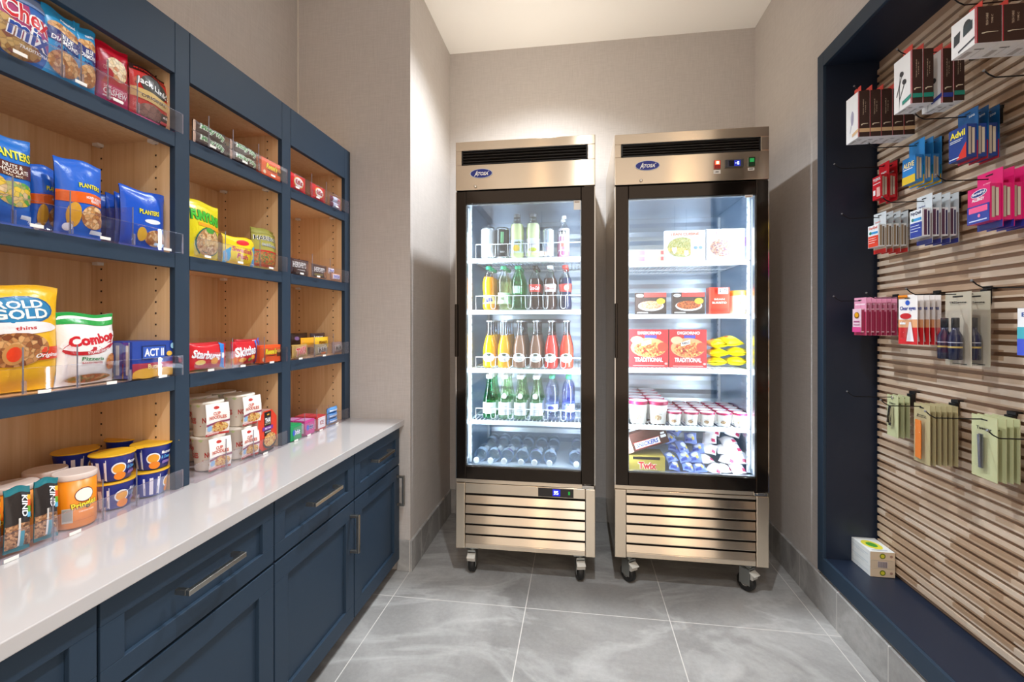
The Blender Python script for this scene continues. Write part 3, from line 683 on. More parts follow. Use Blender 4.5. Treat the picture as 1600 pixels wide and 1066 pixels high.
bar(330, -1.135, Z3 + .002, .135, .078, .03, '#d3202a', SB, 'red fruit chew pouch with blue end, left on the third shelf', name='candy_pouch', cat='candy pouch', group=GM, yaw=-4, seed=3)
bar(322, -1.17, Z3 + .002, .13, .082, .03, '#c21c28', [], 'red candy pouch behind the fruit chew pouch', name='candy_pouch', cat='candy pouch', group=GM, seed=4)
bar(388, -1.135, Z3 + .002, .13, .08, .03, '#cf1f2b', SK, 'red chewy candy pouch with white lettering', name='candy_pouch', cat='candy pouch', group=GM, yaw=3, seed=5)
bar(392, -1.17, Z3 + .002, .125, .086, .03, '#b51c26', [R_(.6, .8, .7, .95, '#f4f2ef'), R_(.85, .97, 0, 1, '#3f6fc8', .1)], 'red candy pouch with blue end behind the white lettered one', name='candy_pouch', cat='candy pouch', group=GM, seed=6)
# cup noodles
NC = [R_(.0, 1, .86, .95, '#cfe0a0'), T('CUP\nNOODLES', .5, .56, .26, .34, '#c3342c', bold=.03), R_(.34, .66, .3, .32, '#c3342c'), E_(.5, .17, .09, .1, NOOD), T('CUP\nNOODLES', .2, .56, .2, .34, '#c3342c', bold=.03), T('CUP\nNOODLES', .8, .56, .2, .34, '#c3342c', bold=.03)]
nc = tub('noodle_cup', [(.033, 0), (.035, .003), (.045, .1), (.048, .102), (.048, .108), (.045, .109)], mat('#efe4d6', .5), NC)
FL = [R_(0, 1, 0, .07, '#b9342e'), E_(.5, .86, .12, .05, '#c3342c'), T('CUP\nNOODLES', .5, .62, .72, .22, '#b9342e', out='#f3c9b8'), R_(0, 1, .36, .42, '#8a3a5a', .08), E_(.6, .24, .34, .16, NOOD), E_(.16, .24, .12, .09, '#8fb8e0'), R_(.05, .6, .04, .1, '#e8b6b0')]
fl = MB(); Ffl = lambda u, v, o: Vector((u - .036, -.052 - o - .006 * math.sin(math.pi * v / .1) - .004 * math.cos(u / .072 * 6.28), v + .004))
fl.grid(lambda a, c: Ffl(a * .072, c * .1, 0), 6, 6, mat('#f6efe9', .45)); fl.grid(lambda a, c: Ffl(a * .072, c * .1, -.0008), 6, 6, mat('#f6efe9', .45), flip=True); fl.art(Ffl, .072, .1, FL, lambda c: mat(c, .45), base=.0004); fl.build('paper_flap', nc, (0, 0, 0))
for k, (px, X, l, lb) in enumerate([(325, -1.185, 0, 'front left stack, bottom'), (323, -1.185, 1, 'front left stack, top'), (370, -1.185, 0, 'front right stack, bottom'), (374, -1.185, 1, 'front right stack, top'), (345, -1.3, 0, 'back stack, bottom'), (345, -1.3, 1, 'back stack, top'), (305, -1.31, 0, 'back left stack, bottom'), (305, -1.31, 1, 'back left stack, top')]):
    o = nc if k == 0 else dup(nc)
    o.location = (X, bkY(px, X), ZC + .003 + l * .1105); o.rotation_euler = (0, 0, R(90 + [-14, -18, -6, -10, 10, 0, 30, 12][k])); tag(o, 'white instant noodle cup with red lettering, ' + lb, 'cup', 'instant noodle cups on the counter')
# thai bowl box: octagon front
def octbox(w, h, d, cut, spF):
    b = MB(); pts = [(-w / 2 + cut, 0), (w / 2 - cut, 0), (w / 2, cut), (w / 2, h - cut), (w / 2 - cut, h), (-w / 2 + cut, h), (-w / 2, h - cut), (-w / 2, cut)]
    r = mat('#dd3a1c', .35); n = 8
    vs = [(x, 0, z) for x, z in pts] + [(x, d, z) for x, z in pts]
    b.add(vs, [tuple(range(n))], r); b.add(vs, [tuple(range(n, 2 * n))[::-1]], r)
    b.add(vs, [(i + n, (i + 1) % n + n, (i + 1) % n, i) for i in range(n)], mat('#b98f86', .3))
    b.art(lambda u, v, o: Vector((u - w / 2, -o, v)), w, h, spF, lambda c: mat(c, .35)); return b
TB = [R_(.32, .68, .38, .97, '#1d1613'), T('THAI', .5, .76, .28, .12, '#ffffff', bold=.03), T('KITCHEN', .5, .67, .3, .03, '#d8c6a0'), R_(.22, .78, .52, .61, '#7a2c96'), T('PAD THAI', .5, .565, .3, .04, '#ffffff'), T('NOODLES', .5, .48, .3, .03, '#ffffff'), E_(.6, .24, .36, .19, '#2a2c30'), E_(.6, .27, .32, .17, NOOD), E_(.5, .9, .07, .02, '#e0a030'), R_(.2, .8, .0, .05, '#24201e')]
o = octbox(.112, .148, .07, .03, TB).build('noodle_bowl_box', bevel=.0015)
o.location = (-1.127, bkY(417, -1.13), ZC + .0035); o.rotation_euler = (0, 0, R(90 + 4)); tag(o, 'red eight sided noodle bowl package with purple band', 'box', GM)
o = octbox(.112, .14, .06, .03, []).build('noodle_bowl_box', bevel=.0015)
o.location = (-1.215, bkY(408, -1.22), ZC + .0035); o.rotation_euler = (0, 0, R(88)); tag(o, 'red eight sided package standing behind the purple banded one', 'box', GM)

# far unit ----------------------------------------------------
GF = 'chocolate bars on the far shelf unit'
KK = [E_(.5, .5, .3, .36, '#f2b33a'), E_(.5, .5, .27, .31, '#f6f1ee'), T('KitKat', .5, .5, .42, .34, '#c31e28', bold=.04)]
for j, px in enumerate((467, 499)):
    for d in range(2):
        bar(px, -1.13 - .022 * d, Z1 + .002, .108, .064, .018, '#d81f26', KK, 'red wafer bar with white oval, %s one of the %s pair' % (['front', 'rear'][d], ['left', 'right'][j]), group='red wafer bars on the top shelf', seed=40 + j * 2 + d)
PK = [R_(0, .16, 0, 1, '#6a1e3c'), R_(.16, .5, 0, 1, '#cfd9ee'), T('zero', .68, .5, .4, .4, '#c23a5a')]
for l in range(2):
    bar(527, -1.128, Z1 + .002 + l * .027, .09, .026, .022, '#e6c6d0', PK, 'pale pink and maroon candy bar, %s of the stack' % ['bottom', 'top'][l], group=GF, seed=50 + l)
HB = [T("HERSHEY'S", .42, .6, .66, .4, '#d9d5d2', bold=.03), R_(.3, .7, .24, .28, '#d9d5d2'), E_(.85, .5, .1, .28, '#7b4a36')]
HB2 = [T("HERSHEY'S", .42, .6, .66, .4, '#d9d5d2', bold=.03), R_(.1, .6, .12, .28, '#8a7a3a'), E_(.82, .3, .14, .24, food('#a5602f', '#7a4424', '#c98a50', 120))]
bar(471, -1.13, Z2 + .002, .125, .062, .02, '#3d1f1e', HB, 'dark brown milk chocolate bar, left on the second shelf', group=GF, seed=60)
bar(471, -1.152, Z2 + .002, .125, .064, .02, '#3d1f1e', HB, 'dark brown chocolate bar hidden behind the left one', group=GF, seed=61)
bar(502, -1.13, Z2 + .002, .115, .056, .02, '#43241d', HB2, 'dark brown almond chocolate bar in the middle', group=GF, seed=62)
AJ = [R_(.06, .7, .2, .85, '#eef0fb'), T('PAYDAY', .4, .52, .56, .5, '#4b3fb8', bold=.03), E_(.85, .5, .1, .3, '#c4512e')]
bar(528, -1.128, Z2 + .002, .075, .032, .02, '#d99a80', AJ, 'white and orange candy bar at the end, bottom', group=GF, seed=63)
bar(520, -1.15, Z2 + .034, .05, .026, .02, '#e8d6da', AJ[:2], 'white candy bar lying above the white and orange one', group=GF, seed=64)
TW = [T('TWIX', .5, .5, .66, .6, '#cf2038', out='#f6e8d8', rot=8, shear=.25, bold=.04)]
MM = [T("M&M's", .5, .52, .66, .52, '#3a2a28', out='#f2efe8', rot=6, bold=.04), E_(.55, .16, .2, .12, '#ef7a1e')]
MP = [T("M&M's", .45, .45, .6, .5, '#f2efe8', bold=.04)]
FB = 'loose candy bars piled on the third shelf'
bar(472, -1.132, Z3 + .002, .115, .055, .022, '#b58f4a', TW, 'gold caramel cookie bar with red lettering, front of the pile', group=FB, seed=70, yaw=3)
bar(505, -1.132, Z3 + .002, .1, .05, .022, '#8a7a5a', MM, 'tan candy pouch with dark lettering, front middle of the pile', group=FB, seed=71)
bar(530, -1.132, Z3 + .002, .09, .054, .022, '#8a6a62', MM[:1], 'brown grey candy pouch at the right front of the pile', group=FB, seed=72)
bar(485, -1.175, Z3 + .036, .13, .045, .025, '#efa81e', [], 'bright yellow candy pouch in the middle of the pile', group=FB, seed=73, yaw=6)
bar(505, -1.18, Z3 + .03, .12, .05, .025, '#f2c02c', [T('PEANUT', .5, .5, .5, .3, '#7a3a1c')], 'yellow peanut candy pouch behind the tan one', group=FB, seed=74)
bar(500, -1.215, Z3 + .052, .12, .046, .025, '#3a2a2c', MP, 'dark candy pouch with white lettering at the top of the pile', group=FB, seed=75)
bar(470, -1.25, Z3 + .04, .14, .06, .03, '#3f2a22', [E_(.3, .6, .1, .15, '#8a6a9a')], 'dark brown candy pouch at the back left of the pile', group=FB, seed=76)
bar(520, -1.21, Z3 + .035, .1, .045, .025, '#c3303a', [], 'red candy pouch at the back right of the pile', group=FB, seed=77)
bar(476, -1.2, Z3 + .002, .13, .05, .03, '#4a3428', [], 'brown candy pouch at the bottom of the pile', group=FB, seed=78)
bar(510, -1.22, Z3 + .002, .13, .05, .03, '#5c4030', [], 'brown candy pouch at the bottom rear of the pile', group=FB, seed=79)
for px, col, txt, tc, lb, dy in ((463, '#1f9a5a', 'Orbit', '#ffffff', 'green', 0), (484, '#c9428c', 'Orbit', '#1f2f8a', 'pink', 0), (502, '#c03a3a', 'ICE', '#c03a3a', 'red and white', 0)):
    F_ = [T(txt, .55, .5, .6, .34, tc, out='#1f4fa8' if col == '#1f9a5a' else '#f2e6f0', bold=.03), E_(.28, .5, .12, .2, '#2a5fd0')] if txt != 'ICE' else [R_(.15, .95, .12, .9, '#f3eeee'), T('ICE', .55, .5, .4, .3, '#c03a3a')]
    for d in range(2):
        o = carton('gum_box', .07, .06, .05, col, F=F_, L=[R_(.1, .9, .15, .85, '#e9e2ee')], T=[R_(.1, .9, .1, .9, '#c98ab4' if col == '#c9428c' else col)])
        o.location = (-1.12 - .055 * d, bkY(px, -1.12), ZC + .0035); o.rotation_euler = (0, 0, R(90)); tag(o, '%s chewing gum box in the counter tray, %s one' % (lb, ['front', 'rear'][d]), 'gum box', 'chewing gum boxes on the counter')
for l in range(3):
    bar(523, -1.125, ZC + .002 + .025 * l, .085, .024, .03, '#5a9ad8', [R_(.1, .9, .3, .6, '#dfeaf8')], 'light blue gum pack, %s of three in a stack' % ['bottom', 'middle', 'top'][l], group='light blue gum packs', name='gum_pack', cat='gum pack', seed=90 + l)

# ------------------------------------------------------------------ upright glass door coolers
def seg_digits(b, txt, x, z, h, F, mt):
    """seven segment digits"""
    S = {'3': 'abgcd', '5': 'afgcd', '6': 'afgcde', '-': 'g', '°': 'abgf'}
    w_ = h * .5; t_ = h * .13
    for ch in txt:
        P_ = {'a': (0, h - t_, w_, h), 'g': (0, h / 2 - t_ / 2, w_, h / 2 + t_ / 2), 'd': (0, 0, w_, t_), 'f': (0, h / 2, t_, h), 'e': (0, 0, t_, h / 2), 'b': (w_ - t_, h / 2, w_, h), 'c': (w_ - t_, 0, w_, h / 2)}
        for s_ in S.get(ch, ''):
            a0, c0, a1, c1 = P_[s_]; F(b, x + a0, x + a1, z + c0, z + c1, mt)
        x += w_ * 1.45
def fridge(X0, X1, Y0, kind, label, shelf_z):
    W = X1 - X0; D = 2.795 - Y0; top = 2.073; bot = .136
    t = thing('upright_cooler' if kind == 'cooler' else 'upright_freezer', label, 'refrigerator', (X0, Y0, 0))
    wx0, wx1 = (.050, W - .064) if kind == 'cooler' else (.0615, W - .0535)
    wz0, wz1 = .529, 1.777
    # insulated body
    b = MB(); Yf = .05
    b.box(0, .04, Yf, D, bot, top, STEEL); b.box(W - .04, W, Yf, D, bot, top, STEEL); b.box(.04, W - .04, D - .04, D, bot, top, STEEL)
    b.box(.04, W - .04, Yf, D - .04, 1.82, top, STEEL); b.box(.04, W - .04, Yf, D - .04, bot, .495, STEEL)
    b.build('cabinet_body', t, (0, 0, 0), bevel=.002)
    # inner liner
    b = MB(); lw = .0405
    b.grid(lambda u, v: (lw, Yf + u * (D - .04 - Yf), .496 + v * 1.323), 1, 1, LINER, False)
    b.grid(lambda u, v: (W - lw, Yf + u * (D - .04 - Yf), .496 + v * 1.323), 1, 1, LINER, False)
    nr = 26
    def back(u, v):
        k = int(round(v * nr * 2)); return Vector((lw + u * (W - 2 * lw), D - .041 - (.006 if k % 4 in (1, 2) else 0), .496 + v * 1.323))
    b.grid(back, 1, nr * 2, LINER, False)
    b.grid(lambda u, v: (lw + u * (W - 2 * lw), Yf + v * (D - .04 - Yf), 1.8195), 1, 1, LINER, False)
    b.grid(lambda u, v: (lw + u * (W - 2 * lw), Yf + v * (D - .04 - Yf), .4965), 1, 1, mat('#d3dadf', .4), False)
    b.build('inner_liner', t, (0, 0, 0))
    # shelf tracks
    for x in (lw + .001, W - lw - .013):
        for y in (.10, D - .12):
            b = MB(); b.box(x, x + .012, y, y + .018, .52, 1.8, COATED)
            for k in range(36): b.box(x - .0003, x + .0123, y + .006, y + .012, .55 + k * .034, .56 + k * .034, mat('#6d7780', .5))
            b.build('shelf_track', t, (0, 0, 0))
    # header
    hz0, hz1 = 1.842, top; vz0, vz1 = (1.962, 2.03) if kind == 'cooler' else (1.968, 2.028)
    vx0, vx1 = .03, W - .035
    b = MB(); b.box(0, W, 0, .045, hz0, vz0, STEEL); b.box(0, W, 0, .045, vz1, hz1, STEEL); b.box(0, vx0, 0, .045, vz0, vz1, STEEL); b.box(vx1, W, 0, .045, vz0, vz1, STEEL)
    hd = b.build('header_panel', t, (0, 0, 0), bevel=.002)
    b = MB(); b.box(vx0, vx1, .02, .03, vz0, vz1, mat('#161412', .5)); b.box(vx0, vx0 + .006, -.002, .02, vz0, vz1, BLACK); b.box(vx1 - .006, vx1, -.002, .02, vz0, vz1, BLACK)
    b.box(vx0, vx1, -.002, .02, vz1 - .005, vz1, BLACK); b.box(vx0, vx1, -.002, .02, vz0, vz0 + .005, BLACK)
    for k in range(4):
        z = vz0 + .011 + k * (vz1 - vz0 - .012) / 4; b.box(vx0 + .006, vx1 - .006, .0, .016, z, z + .0035, mat('#2b2724', .3), rot=Matrix.Rotation(R(-18), 3, 'X'))
    b.build('vent_grille', hd, (0, 0, 0))
    bx, bz = (.125, 1.919) if kind == 'cooler' else (.145, 1.925)
    b = MB(); F = lambda u, v, o: Vector((bx - .055 + u, -.001 - o, bz - .023 + v)); WB = .11; HB_ = .046
    b.art(F, WB, HB_, [E_(.5, .5, .5, .5, '#d9dde8'), E_(.5, .5, .47, .45, '#1f2f8f'), T('A', .27, .5, .16, .56, '#ffffff', shear=.35, bold=.04), T('TOSA', .58, .47, .44, .36, '#ffffff', shear=.3, bold=.04), E_(.83, .68, .02, .05, '#ffffff')], lambda c: mat(c, .25), base=.001)
    b.build('badge', hd, (0, 0, 0))
    b = MB(); b.lathe([(.0065, 0), (.0065, .006), (.004, .007)], CHROME, 14); l_ = b.build('lock', hd, (bx - .028, 0, 1.858), (R(90), 0, 0))
    if kind == 'freezer':
        def FB_(b, x0, x1, z0, z1, m_): b.box(x0, x1, -.0085, -.0075, z0, z1, m_)
        b = MB(); b.box(.432, .458, -.008, 0, 1.895, 1.932, mat('#a81c12', .3)); b.box(.4355, .4545, -.0095, -.008, 1.912, 1.929, emit('#ff5a3a', 2.2)); b.box(.440, .450, -.0102, -.0095, 1.915, 1.926, emit('#ffd9a0', 3)); b.build('light_switch', hd, (0, 0, 0), bevel=.001)
        b = MB(); b.box(.430, .460, -.001, 0, 1.874, 1.891, TAG); b.box(.438, .452, -.0014, -.001, 1.880, 1.884, mat('#4a4a4a')); b.build('switch_label', hd, (0, 0, 0))
        b = MB(); b.box(.478, .554, -.007, 0, 1.899, 1.932, mat('#3b3d40', .4)); b.box(.492, .541, -.0074, -.007, 1.903, 1.928, emit('#1d2fb8', .8)); b.box(.492, .515, -.0078, -.0074, 1.903, 1.928, mat('#14141c', .2)); seg_digits(b, '-6', .519, 1.909, .013, FB_, emit('#cfe6ff', 2.5)); b.build('temperature_display', hd, (0, 0, 0))
        b = MB(); b.box(.574, .602, -.008, 0, 1.900, 1.938, mat('#123a1e', .3)); b.box(.579, .597, -.0095, -.008, 1.917, 1.933, emit('#1f9a4a', .8)); b.build('power_switch', hd, (0, 0, 0), bevel=.001)
        b = MB(); b.box(.574, .600, -.001, 0, 1.882, 1.894, TAG); b.box(.578, .596, -.0014, -.001, 1.886, 1.890, mat('#4a4a4a')); b.build('switch_label', hd, (0, 0, 0))
    # door
    dz0, dz1 = .468, 1.836; d0, d1 = -.002, .045
    b = MB()
    b.box(.004, wx0, d0, d1, dz0, dz1, BLACKG); b.box(wx1, W - .004, d0, d1, dz0, dz1, BLACKG)
    b.box(wx0, wx1, d0, d1, dz0, wz0, BLACKG); b.box(wx0, wx1, d0, d1, wz1, dz1, BLACKG)
    dr = b.build('door', t, (0, 0, 0), bevel=.0025)
    b = MB(); b.box(wx0, wx1, .006, .010, wz0, wz1, GLASS); b.build('glass_pane', dr, (0, 0, 0))
    b = MB(); e = .0035; am = mat('#c9ced4', .25, .9)
    b.box(wx0, wx1, .0105, .03, wz0, wz0 + e, am); b.box(wx0, wx1, .0105, .03, wz1 - e, wz1, am); b.box(wx0, wx0 + e, .0105, .03, wz0, wz1, am); b.box(wx1 - e, wx1, .0105, .03, wz0, wz1, am)
    b.build('pane_spacer', dr, (0, 0, 0))
    b = MB(); b.box(.0, .0045, d0 + .002, d1, dz0, dz1, CHROME); b.box(W - .0045, W, d0 + .002, d1, dz0, dz1, CHROME); b.build('edge_trim', dr, (0, 0, 0))
    b = MB(); b.box(.0, .012, -.02, -.002, 1.05, 1.3, BLACKG); b.build('handle', dr, (0, 0, 0), bevel=.003)
    b = MB(); sx = wx1 - .034 if kind == 'cooler' else wx1 - .045
    b.box(sx, sx + .032, .0045, .0058, wz1 - (.045 if kind == 'cooler' else .012), wz1 - .001, TAG); b.box(sx + .004, sx + .026, .0042, .0045, wz1 - .012, wz1 - .006, mat('#b9a58f')); b.build('pane_sticker', dr, (0, 0, 0))
    if kind == 'cooler':
        b = MB(); b.box(lw + .001, lw + .002, .10, .16, 1.64, 1.75, mat('#bcd6da', .5))
        for q in range(5): b.box(lw + .002, lw + .0024, .11, .15, 1.66 + q * .018, 1.664 + q * .018, mat('#7f9aa0', .5))
        b.build('rating_label', t, (0, 0, 0))
    b = MB(); b.box(W - .06, W - .005, .002, .04, .449, .462, CHROME); b.box(W - .05, W - .02, -.006, .02, .4575, .4655, CHROME); b.build('hinge', t, (0, 0, 0), bevel=.001)
    b = MB(); b.box(W - .05, W - .005, .005, .04, 1.8365, 1.8415, mat('#4a4038', .4, .8)); b.build('hinge', t, (0, 0, 0))
    # lower grille
    b = MB(); b.box(0, W - .06, .008, .05, .4485, .466, STEEL); b.build('bottom_trim', t, (0, 0, 0))
    b = MB(); pw = .045 if kind == 'cooler' else .052
    b.box(0, pw, 0, .05, bot, .448, STEEL); b.build('corner_post', t, (0, 0, 0), bevel=.003)
    b = MB(); b.box(W - pw, W, 0, .05, bot, .448, STEEL); b.build('corner_post', t, (0, 0, 0), bevel=.003)
    b = MB(); gt = .400 if kind == 'cooler' else .432; nl = 5 if kind == 'cooler' else 6
    b.box(pw + .001, W - pw - .001, .004, .045, gt, .447, STEEL); b.box(pw + .001, W - pw - .001, .004, .045, bot + .002, .160, STEEL)
    gp = b.build('lower_panel', t, (0, 0, 0), bevel=.0015)
    b = MB(); b.box(pw, W - pw, .04, .045, .160, gt, mat('#1a1410', .6)); b.build('grille_back', gp, (0, 0, 0))
    ph = (gt - .160) / nl
    for k in range(nl):
        z0 = .160 + k * ph
        b = MB(); b.box(pw + .002, W - pw - .002, .008, .0095, z0 + .001, z0 + ph - .0125, STEEL, rot=Matrix.Rotation(R(-15), 3, 'X')); b.box(pw + .002, W - pw - .002, .0025, .012, z0 + .0005, z0 + .0022, STEEL); b.build('louver', gp, (0, 0, 0))
    if kind == 'cooler':
        def FB2(b, x0, x1, z0, z1, m_): b.box(x0, x1, -.0016, -.001, z0, z1, m_)
        b = MB(); b.box(.395, .558, .0, .01, .404, .443, mat('#2a2422', .3)); b.box(.462, .497, -.001, .0, .409, .440, emit('#1a22c8', 1.2)); seg_digits(b, '35', .468, .417, .016, FB2, emit('#e8f2ff', 3)); b.box(.534, .542, -.001, 0, .417, .432, emit('#12a03a', 1.0)); b.build('temperature_display', gp, (0, 0, 0))
    # casters
    for (cx, cy, ang) in ((.07, .055, 0 if kind == 'cooler' else 35), (W - .07, .055, 10 if kind == 'cooler' else 38), (.07, D - .08, 20), (W - .07, D - .08, -20)):
        b = MB(); zi = mat('#a9aca8', .3, .9)
        b.box(-.035, .035, -.035, .035, .128, .136, zi); b.lathe([(.018, .112), (.018, .128)], zi, 14)
        for s_ in (-1, 1): b.box(s_ * .019 - .0015, s_ * .019 + .0015, -.022, .028, .035, .113, zi)
        b.box(-.0205, .0205, -.022, .026, .104, .113, zi)
        c_ = b.build('caster', t, (cx, cy, 0), (0, 0, R(ang)), bevel=.001)
        b = MB(); b.lathe([(.02, -.016), (.036, -.015), (.0405, -.010), (.0405, .010), (.036, .015), (.02, .016)], mat('#1b1a19', .5), 28)
        b.lathe([(.019, -.0165), (.012, -.018), (.012, .018), (.019, .0165)], mat('#8d8a85', .4), 18); b.build('wheel', c_, (0, .006, .0415), (0, R(90), 0))
        b = MB(); b.box(-.02, .02, -.048, -.018, .088, .094, mat('#ddd9cf', .4), rot=Matrix.Rotation(R(25), 3, 'X')); b.box(-.02, .02, -.036, -.024, .066, .09, mat('#cfcbc2', .35, .3)); b.build('brake_pedal', c_, (0, 0, 0), bevel=.0015)
    # wire shelves
    x0, x1 = lw + .004, W - lw - .004; yf, yb = .095, D - .06
    for z in shelf_z:
        b = MB()
        b.box(x0, x1, yf, yf + .006, z - .022, z - .001, COATED); b.box(x0, x0 + .006, yf, yb, z - .008, z - .002, COATED); b.box(x1 - .006, x1, yf, yb, z - .008, z - .002, COATED); b.box(x0, x1, yb - .006, yb, z - .008, z - .002, COATED)
        for k in range(30):
            x = x0 + .012 + k * (x1 - x0 - .024) / 29; b.box(x - .0014, x + .0014, yf + .004, yb - .004, z - .0035, z - .0008, COATED)
        for y in (yf + .15, yf + .33): b.box(x0, x1, y, y + .005, z - .009, z - .004, COATED)
        s_ = b.build('wire_shelf', t, (0, 0, 0))
        if kind == 'cooler':
            b = MB(); gx0, gx1 = x0 + .03, x1 - .02; gz = z + (.07 if z > 1.2 else .055)
            b.tube([(gx0, yf + .012, z), (gx0, yf + .012, gz), (gx1, yf + .012, gz), (gx1, yf + .012, z)], .0017, COATED)
            n = 6
            for k in range(n):
                xc = gx0 + (k + 1) * (gx1 - gx0) / n - .012
                if k < n - 1: b.tube([(xc, yf + .012, gz), (xc + .002, yf + .012, z + .012), (xc + .008, yf + .012, z + .006), (xc + .018, yf + .012, z + .006), (xc + .024, yf + .012, z + .012), (xc + .026, yf + .012, gz)], .0014, COATED)
            b.build('bottle_guard', s_, (0, 0, 0))
    # lamp tubes behind the door posts
    for x, sg in ((lw + .006, 1), (W - lw - .006, -1)):
        b = MB(); b.box(x - .004, x + .004, .055, .066, .55, 1.77, emit('#dfeeff', 1.5)); b.build('led_tube', t, (0, 0, 0))
        l = bpy.data.lights.new('led_light', 'AREA'); l.shape = 'RECTANGLE'; l.size = .022; l.size_y = 1.18; l.energy = LED_POWER * (1.15 if kind == 'freezer' else 1); l.color = (.86, .93, 1.0)
        lo = bpy.data.objects.new('led_light', l); COL.objects.link(lo); lo.parent = t; lo.location = (x + sg * .007, .062, 1.16)
        lo.rotation_euler = (0, R(-90) * sg, 0) if False else Euler((R(90), 0, R(-74) * sg), 'XYZ')
    return t
CX0, CX1, CY0 = -0.578, 0.079, 2.11
FX0, FX1, FY0 = 0.167, 0.829, 2.13
CS = [1.531, 1.275, .986, .731]; FS = [1.503, 1.253, .996, .727]; FL_ = .4975
fridge(CX0, CX1, CY0, 'cooler', 'left upright stainless cooler with black framed glass door full of drinks', CS)
fridge(FX0, FX1, FY0, 'freezer', 'right upright stainless freezer with black framed glass door full of frozen food', FS)

# ------------------------------------------------------------------ bottles and cans
def bottle(name, prof, body, liquid, fill, cap, label=None, n=20, ring=None):
    """lathed bottle; liquid colour below the fill height, clear above; children: cap and wrap label"""
    pr = []
    for a, c in zip(prof, prof[1:]):
        pr.append(a)
        if a[1] < fill < c[1]:
            f = (fill - a[1]) / (c[1] - a[1]); pr.append((a[0] + (c[0] - a[0]) * f, fill))
    pr.append(prof[-1])
    ms = [liquid if (p[1] + q[1]) / 2 < fill else body for p, q in zip(pr, pr[1:])]
    b = MB(); b.lathe(pr, ms, n); o = b.build(name)
    rt, zt = prof[-1]
    b = MB(); b.lathe([(rt + .0012, zt - .001), (rt + .0025, zt), (rt + .0025, zt + cap[1]), (rt + .001, zt + cap[1] + .0015)], cap[0], 18); b.build('cap', o, (0, 0, 0))
    if label:
        z0, z1, col, specs = label
        def rad(z):
            for (r0, a), (r1, c) in zip(pr, pr[1:]):
                if a <= z <= c and c > a: return r0 + (r1 - r0) * (z - a) / (c - a)
            return pr[-1][0]
        b = MB()
        if col is not None: b.lathe([(rad(z0 + (z1 - z0) * i / 4) + .0007, z0 + (z1 - z0) * i / 4) for i in range(5)], mat(col, .4), n, cap=False)
        rm = max(rad(z0), rad(z1), .01); Wd = 2 * math.pi * rm
        F = lambda u, v, o_: Vector(((rad(z0 + v) + .0008 + o_) * math.sin((u - Wd / 2) / rm), -(rad(z0 + v) + .0008 + o_) * math.cos((u - Wd / 2) / rm), z0 + v))
        b.art(F, Wd, z1 - z0, specs, lambda c: mat(c, .4)); b.build('label', o, (0, 0, 0))
    return o
def tint(h, name='tinted'): return glassy(h, .08, .03, name)
def liq(h): return mat(h, .12, coat=.3)
SODA = [(.012, 0), (.026, .002), (.031, .012), (.031, .03), (.027, .07), (.031, .105), (.032, .135), (.027, .16), (.016, .188), (.0125, .198), (.0125, .204)]
COKE = [(.014, 0), (.028, .003), (.031, .02), (.030, .05), (.026, .075), (.029, .105), (.032, .13), (.030, .15), (.018, .178), (.0125, .194), (.0125, .204)]
GLASSB = [(.02, 0), (.031, .004), (.033, .012), (.033, .085), (.029, .115), (.018, .155), (.0135, .175), (.013, .222), (.0145, .224), (.0145, .229)]
PERR = [(.02, 0), (.031, .003), (.033, .012), (.033, .075), (.030, .1), (.021, .145), (.0155, .172), (.014, .195), (.0148, .2)]
WATER = [(.015, 0), (.029, .003), (.032, .012), (.031, .05), (.029, .06), (.031, .07), (.029, .09), (.031, .105), (.032, .14), (.028, .165), (.014, .188), (.0115, .198), (.0115, .204)]
G2 = 'drinks on the second cooler shelf'
YB1 = 2.252
GLC = glassy('#dfe6ea', .2, .03, 'flint_glass')
def rowof(protos, pxs, z, ys, names, grp, cat='bottle', shelf='second'):
    for j, (p, px) in enumerate(zip(protos, pxs)):
        x = onY(px, HY, YB1).x
        for d, y in enumerate(ys[j] if isinstance(ys[0], (list, tuple)) else ys):
            o = p if (d == 0 and not p.get('category')) else dup(p)
            o.location = (x, y, z); o.rotation_euler = (0, 0, R(rnd.uniform(-8, 8)))
            tag(o, '%s, %s' % (names[j], ['front of its column', 'second in its column', 'third in its column', 'fourth in its column'][d]), cat, grp)
YS3 = [YB1 + .073 * k for k in range(3)]
